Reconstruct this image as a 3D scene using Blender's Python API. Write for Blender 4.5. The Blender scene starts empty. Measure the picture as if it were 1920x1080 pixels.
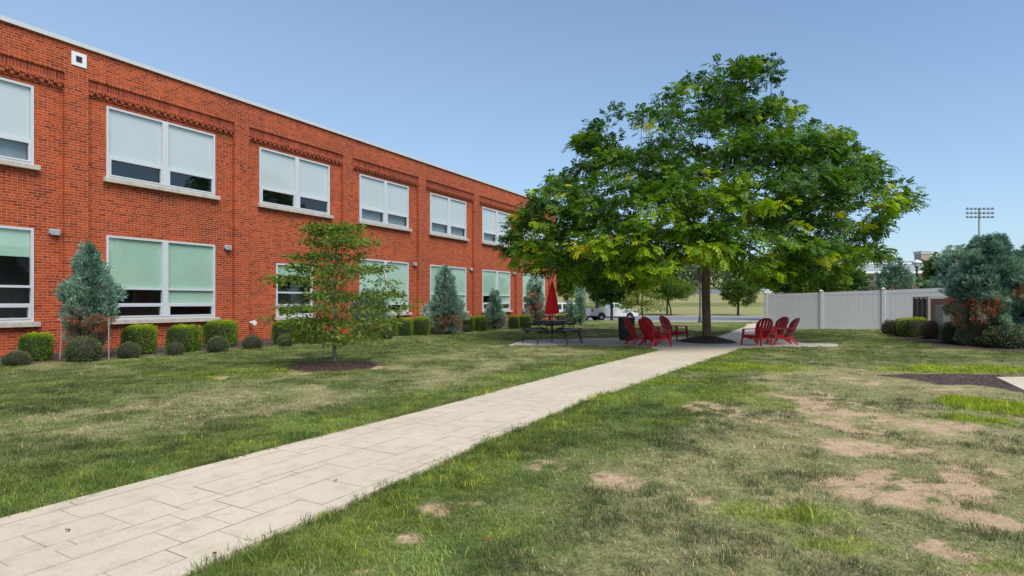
import bpy, bmesh, math, random
import numpy as np
from mathutils import Vector, Matrix

# ------------------------------------------------------------------ camera, sky, sun
scene = bpy.context.scene
COL = scene.collection
F = 1071.0; HY = 566.0; CH = 1.35
cam = bpy.data.cameras.new("camera")
cam.lens = F / 1920 * 36; cam.sensor_width = 36; cam.shift_y = (HY - 540) / 1920
cam.clip_end = 3000; cam.clip_start = 0.05
co = bpy.data.objects.new("camera", cam); COL.objects.link(co)
co.location = (0, 0, CH); co.rotation_euler = (math.radians(90), 0, 0)
scene.camera = co

SUN_EL, SUN_AZ = 52.0, 148.0      # azimuth clockwise from +Y
world = bpy.data.worlds.new("World"); scene.world = world
world.use_nodes = True
wn = world.node_tree.nodes; wl = world.node_tree.links
sky = wn.new("ShaderNodeTexSky"); sky.sky_type = 'NISHITA'; sky.sun_disc = False
sky.sun_elevation = math.radians(SUN_EL); sky.sun_rotation = math.radians(SUN_AZ)
sky.air_density = 1.0; sky.dust_density = 1.0; sky.ozone_density = 1.3; sky.altitude = 100
hz = wn.new("ShaderNodeMix"); hz.data_type = 'RGBA'; 
tcw = wn.new("ShaderNodeTexCoord"); sp = wn.new("ShaderNodeSeparateXYZ"); wl.new(tcw.outputs["Generated"], sp.inputs[0])
mz = wn.new("ShaderNodeMath"); mz.operation = 'MULTIPLY_ADD'; wl.new(sp.outputs["X"], mz.inputs[0]); mz.inputs[1].default_value = .35; wl.new(sp.outputs["Z"], mz.inputs[2])
mr = wn.new("ShaderNodeMapRange"); wl.new(mz.outputs[0], mr.inputs[0])      # haze thins with height, thicker to the west
for i_, v_ in ((1, -.1), (2, .65), (3, .62), (4, .10)): mr.inputs[i_].default_value = v_
wl.new(mr.outputs[0], hz.inputs[0])
hz.inputs[7].default_value = (3.2, 3.9, 4.9, 1)     # thin even haze veil over the blue
wl.new(sky.outputs[0], hz.inputs[6])
tn = wn.new("ShaderNodeMix"); tn.data_type = 'RGBA'; tn.blend_type = 'MULTIPLY'; tn.inputs[0].default_value = 1
tn.inputs[7].default_value = (.60, .668, .71, 1); wl.new(hz.outputs[2], tn.inputs[6])
wl.new(tn.outputs[2], wn["Background"].inputs[0])
wn["Background"].inputs[1].default_value = 0.15

sl = bpy.data.lights.new("sun", 'SUN'); sl.energy = 2.0; sl.angle = math.radians(40); sl.color = (1, 0.95, 0.87)
so = bpy.data.objects.new("sun", sl); COL.objects.link(so)
_e, _a = math.radians(SUN_EL), math.radians(SUN_AZ)
sd = Vector((math.sin(_a) * math.cos(_e), math.cos(_a) * math.cos(_e), math.sin(_e)))
so.rotation_euler = sd.to_track_quat('Z', 'Y').to_euler(); so.location = (0, -10, 20)
vs = scene.view_settings
vs.view_transform = 'Standard'; vs.look = 'None'; vs.gamma = 1; vs.use_curve_mapping = False; vs.exposure = 0.74
scene.render.engine = 'CYCLES'
scene.cycles.max_bounces = 6; scene.cycles.transparent_max_bounces = 8
scene.cycles.diffuse_bounces = 3; scene.cycles.use_denoising = True

rng = np.random.default_rng(7); random.seed(7)
PI = math.pi
TH = math.atan(609 / F); ST, CT = math.sin(TH), math.cos(TH)
FA = 20.53                      # facade line: X = -FA + Y*tan(TH)

# ------------------------------------------------------------------ noise + ground shape
_G = rng.random((8, 128, 128))
def vnoise(x, y, s, k=0):
    x = np.asarray(x, float) / s + 37.3 * (k + 1); y = np.asarray(y, float) / s + 11.7 * (k + 1)
    xi = np.floor(x).astype(int); yi = np.floor(y).astype(int)
    fx = x - xi; fy = y - yi; fx = fx * fx * (3 - 2 * fx); fy = fy * fy * (3 - 2 * fy)
    g = _G[k % 8]; a = g[xi % 128, yi % 128]; b = g[(xi + 1) % 128, yi % 128]
    c = g[xi % 128, (yi + 1) % 128]; d = g[(xi + 1) % 128, (yi + 1) % 128]
    return (a * (1 - fx) + b * fx) * (1 - fy) + (c * (1 - fx) + d * fx) * fy
def fbm(x, y, s, k=0, o=4):
    t = 0; w = 1; n = 0
    for i in range(o):
        t = t + w * vnoise(x, y, s / 2 ** i, k + i); n += w; w *= 0.55
    return t / n
def sm(a, b, x):
    t = np.clip((np.asarray(x, float) - a) / (b - a), 0, 1); return t * t * (3 - 2 * t)
def pdist(X, Y): return (X + FA) * CT - Y * ST       # distance in front of the facade
def g(X, Y):
    X = np.asarray(X, float); Y = np.asarray(Y, float)
    h = -0.10 * np.maximum(sm(8, 14, pdist(X, Y)), sm(42, 50, Y)) * sm(8, 18, Y)
    h = h + 0.20 * sm(9, 18, X) * sm(12, 24, Y) * (1 - sm(34, 50, Y))
    h = h - 0.55 * sm(0, 1, (Y - 28 - 13 * (1 - sm(3, 9, pdist(X, Y)))) / (55 - 28 - 13 * (1 - sm(3, 9, pdist(X, Y)))))
    h = h + 4.8 * np.clip((Y - 78) / 100, 0, None) ** 1.15 * (1 - 0.0 * Y)
    return h
def at(px, py):
    q = (py - HY) / F; Y = CH / q
    for _ in range(60):
        Y = 0.5 * Y + 0.5 * (CH - float(g(Y * (px - 960) / F, Y))) / q
    X = Y * (px - 960) / F
    return (X, Y, float(g(X, Y)))
def dep(px, Y, dz=0.0):
    X = Y * (px - 960) / F; return (X, Y, float(g(X, Y)) + dz)
def P(px, py, Y): return ((px - 960) / F * Y, Y, CH - (py - HY) / F * Y)
def inpoly(X, Y, poly):
    X = np.asarray(X); Y = np.asarray(Y); r = np.zeros(X.shape, bool)
    n = len(poly)
    for i in range(n):
        x1, y1 = poly[i][:2]; x2, y2 = poly[(i + 1) % n][:2]
        if y1 == y2: continue
        c = ((y1 > Y) != (y2 > Y)) & (X < (x2 - x1) * (Y - y1) / (y2 - y1) + x1)
        r ^= c
    return r

# ------------------------------------------------------------------ object helpers
def tag(o, label=None, cat=None, group=None, kind=None):
    if label: o["label"] = label
    if cat: o["category"] = cat
    if group: o["group"] = group
    if kind: o["kind"] = kind
    return o
def empty(name, loc, rz=0.0, label=None, cat=None, group=None):
    o = bpy.data.objects.new(name, None); COL.objects.link(o)
    o.location = loc; o.rotation_euler = (0, 0, rz); o.empty_display_size = .2
    return tag(o, label, cat, group)
def copy_tree(o, parent=None):
    c = o.copy(); COL.objects.link(c); c.parent = parent
    for ch in o.children: copy_tree(ch, c)
    return c
def mesh_np(name, V, Fq, m, parent=None, tint=None, smooth=False, loc=(0, 0, 0), uv=None, col=None):
    V = np.asarray(V, np.float32); Fq = np.asarray(Fq, np.int32)
    me = bpy.data.meshes.new(name)
    n, k = Fq.shape
    me.vertices.add(len(V)); me.vertices.foreach_set("co", V.ravel())
    me.loops.add(n * k); me.loops.foreach_set("vertex_index", Fq.ravel())
    me.polygons.add(n); me.polygons.foreach_set("loop_start", np.arange(0, n * k, k, dtype=np.int32))
    if smooth: me.polygons.foreach_set("use_smooth", np.ones(n, bool))
    if tint is not None:
        a = me.attributes.new("tint", 'FLOAT', 'FACE'); a.data.foreach_set("value", np.asarray(tint, np.float32))
    if col is not None:
        for nm, c in col.items():
            a = me.attributes.new(nm, 'FLOAT', 'POINT'); a.data.foreach_set("value", np.asarray(c, np.float32))
    if uv is not None:
        u = me.uv_layers.new(name="UVMap"); u.data.foreach_set("uv", np.asarray(uv, np.float32).ravel())
    me.update(calc_edges=True)
    ms = m if isinstance(m, (list, tuple)) else [m]
    for mm in ms: me.materials.append(mm)
    o = bpy.data.objects.new(name, me); COL.objects.link(o); o.location = loc
    if parent: o.parent = parent
    return o

class MB:
    def __init__(s): s.v = []; s.f = []; s.mi = []; s.sm = []
    def add(s, vs, fs, mi=0, smooth=False):
        b = len(s.v); s.v += [tuple(v) for v in vs]
        for f in fs: s.f.append([b + i for i in f]); s.mi.append(mi); s.sm.append(smooth)
        return s
    def box(s, x0, x1, y0, y1, z0, z1, mi=0, M=None):
        vs = [(x, y, z) for x in (x0, x1) for y in (y0, y1) for z in (z0, z1)]
        if M is not None: vs = [tuple(M @ Vector(v)) for v in vs]
        return s.add(vs, [(0, 1, 3, 2), (4, 6, 7, 5), (0, 4, 5, 1), (2, 3, 7, 6), (0, 2, 6, 4), (1, 5, 7, 3)], mi)
    def cbox(s, c, d, mi=0, M=None):
        return s.box(c[0] - d[0] / 2, c[0] + d[0] / 2, c[1] - d[1] / 2, c[1] + d[1] / 2, c[2] - d[2] / 2, c[2] + d[2] / 2, mi, M)
    def tube(s, pts, rad, n=8, mi=0, cap=True, smooth=True, flat=None):
        pts = [Vector(p) for p in pts]
        if not hasattr(rad, '__len__'): rad = [rad] * len(pts)
        rings = []; t0 = None; ref = None; pts = [Vector([float(c) for c in p]) for p in pts]
        for i, p in enumerate(pts):
            a = pts[max(i - 1, 0)]; b = pts[min(i + 1, len(pts) - 1)]
            t = (b - a).normalized()
            if ref is None:
                ref = Vector((0, 0, 1)) if abs(t.z) < .9 else Vector((1, 0, 0))
            u = t.cross(ref)
            if u.length < 1e-4: u = t.orthogonal()
            u.normalize(); v = t.cross(u).normalized(); ref = -v if False else ref
            if flat: k1, k2 = flat
            else: k1 = k2 = 1
            rings.append([p + float(rad[i]) * (math.cos(2 * PI * j / n) * u * k1 + math.sin(2 * PI * j / n) * v * k2) for j in range(n)])
        vs = [q for r in rings for q in r]; fs = []
        for i in range(len(rings) - 1):
            for j in range(n):
                a = i * n + j; b = i * n + (j + 1) % n
                fs.append((a, b, b + n, a + n))
        s.add(vs, fs, mi, smooth)
        if cap:
            s.add(rings[0], [tuple(range(n))], mi); s.add(rings[-1], [tuple(reversed(range(n)))], mi)
        return s
    def lathe(s, prof, n=24, mi=0, c=(0, 0), smooth=True, wob=None):
        vs = []
        for (r, z) in prof:
            for j in range(n):
                a = 2 * PI * j / n; k = r * (wob(a, z) if wob else 1)
                vs.append((c[0] + k * math.cos(a), c[1] + k * math.sin(a), z))
        fs = [(i * n + j, i * n + (j + 1) % n, (i + 1) * n + (j + 1) % n, (i + 1) * n + j) for i in range(len(prof) - 1) for j in range(n)]
        return s.add(vs, fs, mi, smooth)
    def prism(s, poly, y0, y1, mi=0, M=None, axis='y'):
        n = len(poly)
        if axis == 'y': vs = [(p[0], y0, p[1]) for p in poly] + [(p[0], y1, p[1]) for p in poly]
        elif axis == 'x': vs = [(y0, p[0], p[1]) for p in poly] + [(y1, p[0], p[1]) for p in poly]
        else: vs = [(p[0], p[1], y0) for p in poly] + [(p[0], p[1], y1) for p in poly]
        if M is not None: vs = [tuple(M @ Vector(v)) for v in vs]
        fs = [tuple(range(n)), tuple(range(2 * n - 1, n - 1, -1))] + [(i, (i + 1) % n, (i + 1) % n + n, i + n) for i in range(n)]
        return s.add(vs, fs, mi)
    def build(s, name, m, parent=None, bevel=0, seg=2, loc=(0, 0, 0)):
        me = bpy.data.meshes.new(name); me.from_pydata(s.v, [], s.f)
        me.polygons.foreach_set("material_index", s.mi); me.polygons.foreach_set("use_smooth", s.sm)
        for mm in (m if isinstance(m, (list, tuple)) else [m]): me.materials.append(mm)
        bm = bmesh.new(); bm.from_mesh(me)
        bmesh.ops.recalc_face_normals(bm, faces=bm.faces)
        if bevel:
            es = [e for e in bm.edges if len(e.link_faces) == 2 and e.calc_face_angle(0) > .5]
            bmesh.ops.bevel(bm, geom=es, offset=bevel, segments=seg, affect='EDGES', clamp_overlap=True)
        bm.to_mesh(me); bm.free()
        o = bpy.data.objects.new(name, me); COL.objects.link(o); o.location = loc
        if parent: o.parent = parent
        return o

# ------------------------------------------------------------------ materials
def new_mat(name):
    m = bpy.data.materials.new(name); m.use_nodes = True
    return m, m.node_tree.nodes, m.node_tree.links, m.node_tree.nodes["Principled BSDF"]
def ramp(nt, stops, fac=None, interp='LINEAR'):
    r = nt.nodes.new("ShaderNodeValToRGB"); e = r.color_ramp.elements; r.color_ramp.interpolation = interp
    while len(e) < len(stops): e.new(0.5)
    for i, (p, c) in enumerate(stops): e[i].position = p; e[i].color = (*c, 1)
    if fac is not None: nt.links.new(fac, r.inputs[0])
    return r
def noise(nt, scale, detail=4, rough=.55, vec=None, dist=0):
    n = nt.nodes.new("ShaderNodeTexNoise"); n.inputs["Scale"].default_value = scale
    n.inputs["Detail"].default_value = detail; n.inputs["Roughness"].default_value = rough
    n.inputs["Distortion"].default_value = dist
    if vec is not None: nt.links.new(vec, n.inputs["Vector"])
    return n
def tc(nt, out="Object"):
    t = nt.nodes.new("ShaderNodeTexCoord"); return t.outputs[out]
def geo_pos(nt): return nt.nodes.new("ShaderNodeNewGeometry").outputs["Position"]
def bumpn(nt, h, strength=.3, dist=.01, bs=None):
    b = nt.nodes.new("ShaderNodeBump"); b.inputs["Strength"].default_value = strength; b.inputs["Distance"].default_value = dist
    nt.links.new(h, b.inputs["Height"])
    if bs: nt.links.new(b.outputs[0], bs.inputs["Normal"])
    return b
def mixc(nt, fac, a, b, mode='MIX'):
    m = nt.nodes.new("ShaderNodeMix"); m.data_type = 'RGBA'; m.blend_type = mode
    for i, v in ((0, fac), (6, a), (7, b)):
        if isinstance(v, (int, float)): m.inputs[i].default_value = v
        elif isinstance(v, tuple): m.inputs[i].default_value = (*v, 1)
        else: nt.links.new(v, m.inputs[i])
    return m.outputs[2]
def math_(nt, op, a, b=None, clamp=False):
    m = nt.nodes.new("ShaderNodeMath"); m.operation = op; m.use_clamp = clamp
    for i, v in ((0, a), (1, b)):
        if v is None: continue
        if isinstance(v, (int, float)): m.inputs[i].default_value = v
        else: nt.links.new(v, m.inputs[i])
    return m.outputs[0]
def attr(nt, name, typ='GEOMETRY', out="Fac"):
    a = nt.nodes.new("ShaderNodeAttribute"); a.attribute_name = name; a.attribute_type = typ; return a.outputs[out]

def simple(name, col, rough=.6, metal=0, var=.12, sc=8, bump=0, bsc=60, coat=0):
    m, N, L, B = new_mat(name); nt = m.node_tree
    n = noise(nt, sc, 5, .6, tc(nt))
    d = tuple(max(0, c * (1 - var)) for c in col); l = tuple(min(1, c * (1 + var)) for c in col)
    r = ramp(nt, [(.3, d), (.7, l)], n.outputs[0])
    L.new(r.outputs[0], B.inputs["Base Color"]); B.inputs["Roughness"].default_value = rough; B.inputs["Metallic"].default_value = metal
    B.inputs["Coat Weight"].default_value = coat
    if bump: bumpn(nt, noise(nt, bsc, 4, .6, tc(nt)).outputs[0], bump, .01, B)
    return m
def foliage(name, stops, trans=.35, rough=.55, patch=None):
    m, N, L, B = new_mat(name); nt = m.node_tree
    r = ramp(nt, stops, attr(nt, "tint"))
    c = r.outputs[0]
    n = noise(nt, 1.3, 3, .6, geo_pos(nt))
    v = ramp(nt, [(.3, (.78, .8, .8)), (.7, (1.2, 1.15, 1.0))], n.outputs[0])
    c = mixc(nt, 1.0, c, v.outputs[0], 'MULTIPLY')
    N.remove(B)
    d = N.new("ShaderNodeBsdfPrincipled"); d.inputs["Roughness"].default_value = rough; d.inputs["Specular IOR Level"].default_value = .35
    t = N.new("ShaderNodeBsdfTranslucent"); mx = N.new("ShaderNodeMixShader"); mx.inputs[0].default_value = trans
    L.new(c, d.inputs["Base Color"]); c2 = mixc(nt, 1.0, c, (1.25, 1.3, .6), 'MULTIPLY'); L.new(c2, t.inputs[0])
    L.new(d.outputs[0], mx.inputs[1]); L.new(t.outputs[0], mx.inputs[2]); L.new(mx.outputs[0], N["Material Output"].inputs[0])
    return m
def brick_mat(name, ca, cb, cc, mortar, bw=.213, rh=.071, ms=.011):
    m, N, L, B = new_mat(name); nt = m.node_tree
    uv = tc(nt, "UV")
    wob = noise(nt, 3, 2, .5, uv)
    b = N.new("ShaderNodeTexBrick"); L.new(uv, b.inputs["Vector"])
    b.inputs["Scale"].default_value = 1; b.inputs["Brick Width"].default_value = bw; b.inputs["Row Height"].default_value = rh
    b.inputs["Mortar Size"].default_value = ms * .5; b.inputs["Mortar Smooth"].default_value = .15
    b.inputs["Color1"].default_value = (0, 0, 0, 1); b.inputs["Color2"].default_value = (1, 1, 1, 1); b.inputs["Mortar"].default_value = (.5, .5, .5, 1)
    b.offset = .5; b.offset_frequency = 2; b.squash = .5; b.squash_frequency = 7
    bcol = ramp(nt, [(0, cc), (.22, cb), (.55, ca), (.86, tuple(x * 1.2 for x in ca)), (1, (ca[0] * .55, ca[1] * .6, ca[2] * .8))], b.outputs["Color"])
    big = noise(nt, .35, 4, .6, uv)
    bv = ramp(nt, [(.3, (.78, .74, .78)), (.7, (1.16, 1.2, 1.1))], big.outputs[0])
    fine = noise(nt, 45, 3, .7, uv)
    fv = ramp(nt, [(.25, (.75, .72, .7)), (.75, (1.2, 1.2, 1.2))], fine.outputs[0])
    c = mixc(nt, 1, mixc(nt, 1, bcol.outputs[0], bv.outputs[0], 'MULTIPLY'), fv.outputs[0], 'MULTIPLY')
    mps = N.new("ShaderNodeMapping"); mps.inputs["Scale"].default_value = (2.2, .22, 1); L.new(uv, mps.inputs[0])
    stk = ramp(nt, [(.30, (.74, .72, .72)), (.5, (1, 1, 1)), (.75, (1.08, 1.08, 1.06))], noise(nt, 1.6, 5, .65, mps.outputs[0]).outputs[0])
    c = mixc(nt, 1, c, stk.outputs[0], 'MULTIPLY')
    mv = ramp(nt, [(.3, tuple(x * .75 for x in mortar)), (.7, tuple(min(1, x * 1.15) for x in mortar))], noise(nt, 5, 4, .7, uv).outputs[0])
    c = mixc(nt, b.outputs["Fac"], c, mv.outputs[0])
    L.new(c, B.inputs["Base Color"]); B.inputs["Roughness"].default_value = .85; B.inputs["Specular IOR Level"].default_value = .25
    inv = math_(nt, 'SUBTRACT', 1.0, b.outputs["Fac"])
    h = math_(nt, 'ADD', inv, math_(nt, 'MULTIPLY', fine.outputs[0], .4))
    bumpn(nt, h, .6, .008, B)
    return m
def glass_mat(name, tint, refl=.10):
    m, N, L, B = new_mat(name); nt = m.node_tree; N.remove(B)
    t = N.new("ShaderNodeBsdfTransparent"); t.inputs[0].default_value = (*tint, 1)
    gl = N.new("ShaderNodeBsdfGlossy"); gl.inputs["Roughness"].default_value = .015; gl.inputs[0].default_value = (.95, 1, .98, 1)
    ge = N.new("ShaderNodeNewGeometry"); dp = N.new("ShaderNodeVectorMath"); dp.operation = 'DOT_PRODUCT'
    L.new(ge.outputs["Normal"], dp.inputs[0]); L.new(ge.outputs["Incoming"], dp.inputs[1])
    om = math_(nt, 'SUBTRACT', 1.0, math_(nt, 'ABSOLUTE', dp.outputs["Value"]))
    f = math_(nt, 'ADD', math_(nt, 'POWER', om, 4.5), .045 + refl, True)
    bumpn_ = noise(nt, .9, 1, .4, geo_pos(nt)); b = N.new("ShaderNodeBump"); b.inputs["Strength"].default_value = .05; b.inputs["Distance"].default_value = .05
    L.new(bumpn_.outputs[0], b.inputs["Height"]); L.new(b.outputs[0], gl.inputs["Normal"])
    mx = N.new("ShaderNodeMixShader"); L.new(f, mx.inputs[0]); L.new(t.outputs[0], mx.inputs[1]); L.new(gl.outputs[0], mx.inputs[2])
    L.new(mx.outputs[0], N["Material Output"].inputs[0])
    return m

M = {}
M['brick'] = brick_mat("brick", (.45, .070, .017), (.38, .055, .014), (.23, .034, .012), (.55, .25, .150), ms=.013)
M['brick_dark'] = brick_mat("brick_dark", (.34, .055, .02), (.27, .043, .017), (.18, .028, .013), (.45, .19, .12), bw=.071, rh=.213)
M['brick_far'] = brick_mat("brick_far", (.30, .10, .06), (.26, .08, .05), (.2, .06, .04), (.4, .3, .25))
M['stone'] = simple("stone", (.52, .46, .38), .85, var=.2, sc=5, bump=.3)
M['coping'] = simple("coping", (.62, .62, .60), .45, metal=.1, var=.05)
M['alu'] = simple("window_frame_paint", (.60, .62, .63), .35, var=.03)
M['blind'] = simple("blind", (.61, .635, .635), .8, var=.03, sc=.8)
M['blind_low'] = simple("blind_low", (.42, .57, .46), .8, var=.05, sc=.8)  # green cast painted in for trees reflected in the lower panes
M['inside'] = simple("inside", (.03, .035, .04), .9)
M['glass'] = glass_mat("glass", (.95, .98, .97), .04)
M['glass_low'] = glass_mat("glass_low", (.95, .99, .96), .05)
M['white'] = simple("white_paint", (.78, .78, .76), .5, var=.04)
M['vinyl'] = simple("vinyl", (.74, .725, .735), .45, var=.04, sc=1.5)
M['galv'] = simple("galvanised", (.42, .43, .43), .5, metal=.3, var=.12)
M['black_metal'] = simple("black_metal", (.022, .024, .028), .45, var=.2, bump=.1)
M['black_coat'] = simple("black_coat", (.03, .034, .042), .32, var=.2)
M['red_plastic'] = simple("red_plastic", (.42, .008, .016), .38, var=.12, sc=6)
M['red_fabric'] = simple("red_fabric", (.78, .006, .008), .8, var=.1, sc=12, bump=.2)
M['car_white'] = simple("car_white", (.74, .75, .76), .28, var=.02, coat=.5)
M['car_glass'] = simple("car_glass", (.03, .06, .06), .06, var=.1)
M['rubber'] = simple("rubber", (.018, .018, .018), .8)
M['rim'] = simple("rim", (.5, .5, .52), .3, metal=.8)
M['chrome'] = simple("chrome", (.6, .6, .62), .2, metal=.9)
M['tail'] = simple("tail_light", (.45, .01, .02), .2)
M['brown_panel'] = simple("brown_panel", (.060, .026, .024), .7, var=.25, sc=6, bump=.2)
M['beige'] = simple("beige_trim", (.36, .32, .27), .6)
M['roof_far'] = simple("roof_metal", (.33, .37, .35), .6, var=.08, sc=.6)
M['roof_dark'] = simple("roof_dark", (.09, .10, .11), .5, var=.15, sc=1)
M['cream'] = simple("cream_wall", (.60, .57, .50), .8, var=.08, sc=1)
M['asphalt'] = simple("asphalt", (.20, .205, .22), .9, var=.12, sc=2, bump=.4, bsc=90)
M['lamp_glass'] = simple("lamp_glass", (.75, .76, .74), .25, var=.03)
M['pvc'] = simple("pale_pipe", (.34, .29, .26), .5)

def bark(name, a, b, sc=6):
    m, N, L, B = new_mat(name); nt = m.node_tree
    mp = N.new("ShaderNodeMapping"); mp.inputs["Scale"].default_value = (1, 1, .22); L.new(tc(nt), mp.inputs[0])
    n = noise(nt, sc * 3, 6, .65, mp.outputs[0], .6)
    L.new(ramp(nt, [(.35, a), (.65, b)], n.outputs[0]).outputs[0], B.inputs["Base Color"]); B.inputs["Roughness"].default_value = .9
    bumpn(nt, n.outputs[0], .8, .02, B); return m
M['bark_big'] = bark("bark_brown", (.10, .060, .036), (.26, .165, .105))
M['bark_grey'] = bark("bark_grey", (.09, .075, .06), (.22, .19, .15), 9)
M['bark_dark'] = bark("bark_dark", (.03, .02, .015), (.09, .065, .05))

# leaf materials: tint 0..1 picks the hue of one leaf cluster
M['leaf_big'] = foliage("leaf_honey", [(0, (0.041, 0.103, 0.021)), (.4, (0.087, 0.200, 0.018)), (.7, (0.205, 0.339, 0.012)), (.9, (0.410, 0.534, 0.012)), (1, (0.698, 0.575, 0.021))], .40)
M['leaf_dog'] = foliage("leaf_dogwood", [(0, (0.079, 0.141, 0.019)), (.5, (0.167, 0.246, 0.032)), (.85, (0.273, 0.334, 0.053)), (1, (0.370, 0.370, 0.088))], .34)
M['leaf_mid'] = foliage("leaf_mid", [(0, (.05, .11, .015)), (.5, (.12, .20, .022)), (1, (.26, .32, .035))], .35)
M['leaf_dark'] = foliage("leaf_dark", [(0, (.025, .07, .018)), (.5, (.05, .12, .018)), (1, (.12, .20, .03))], .3)
M['leaf_far'] = foliage("leaf_far", [(0, (.06, .10, .05)), (1, (.13, .18, .08))], .2)
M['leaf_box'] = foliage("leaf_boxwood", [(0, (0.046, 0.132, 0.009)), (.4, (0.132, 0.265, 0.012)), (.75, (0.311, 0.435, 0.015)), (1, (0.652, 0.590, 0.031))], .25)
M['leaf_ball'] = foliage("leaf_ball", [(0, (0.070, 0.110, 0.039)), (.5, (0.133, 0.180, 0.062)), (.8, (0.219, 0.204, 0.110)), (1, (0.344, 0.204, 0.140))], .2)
M['leaf_brown'] = foliage("leaf_brownshrub", [(0, (0.072, 0.078, 0.036)), (.5, (0.180, 0.120, 0.084)), (1, (0.312, 0.180, 0.144))], .2)
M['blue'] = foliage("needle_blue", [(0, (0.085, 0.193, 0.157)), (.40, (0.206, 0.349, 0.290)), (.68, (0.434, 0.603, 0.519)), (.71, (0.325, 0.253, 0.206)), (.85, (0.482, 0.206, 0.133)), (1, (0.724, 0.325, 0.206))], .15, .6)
M['core'] = simple("shade_core", (.035, .032, .022), 1.0, var=.3, sc=20)  # near-black filler for shrubs and conifers; inner shade put into its colour

# ------------------------------------------------------------------ paved outlines (read off the photograph, then laid on the ground)
def G(pts): return [at(*p) for p in pts]
path_L = G([(-560, 1130), (-250, 1045), (0, 975), (200, 922), (400, 871), (600, 820), (800, 770), (900, 743), (1000, 717), (1100, 691), (1180, 671), (1238, 657)])
path_R = G([(-60, 1275), (180, 1155), (345, 1080), (500, 1010), (640, 950), (760, 898), (880, 843), (1000, 791), (1080, 758), (1160, 731), (1260, 697), (1330, 672), (1388, 653)])
path_poly = path_L + path_R[::-1]
patio_poly = G([(952, 648), (1040, 647.5), (1120, 648), (1180, 649.5), (1215, 652), (1238, 657), (1388, 653), (1430, 651), (1500, 650.5), (1570, 650), (1572, 645), (1505, 643.5), (1480, 638), (1440, 634), (1402, 634.5), (1345, 631), (1240, 633), (1120, 634.5), (1050, 636), (985, 638), (970, 642)])
back_poly = G([(1342, 632.5), (1372, 622), (1396, 613), (1412, 606), (1445, 606), (1442, 612), (1430, 622), (1410, 635), (1380, 640)])
slab_poly = G([(1868, 708), (1925, 735), (2080, 800), (2300, 800), (2300, 706), (2000, 707)])
paved = [path_poly, patio_poly, back_poly, slab_poly]
trunkB = Vector(at(1325, 641)); ringR = 54 / F * trunkB.y
dogB = Vector(at(627, 687))
bedR_poly = G([(1648, 617), (1665, 631), (1700, 636), (1735, 645), (1765, 652), (1850, 657), (1920, 660), (2100, 668), (2300, 672)]) + [(30, 24, 0), (17.5, 24.5, 0)]
mulch_patch = G([(1640, 702), (1700, 700), (1870, 701), (1890, 706), (1930, 740), (1880, 728), (1840, 723), (1760, 722), (1700, 712)])
def bedL(X, Y):
    p = pdist(X, Y); return (p > -0.2) & (p < 2.75 + .5 * (fbm(X, Y, 2.2, 3) - .5) + .2 * (fbm(X, Y, .3, 5) - .5)) & (Y < 44) & (Y > -5)

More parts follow.
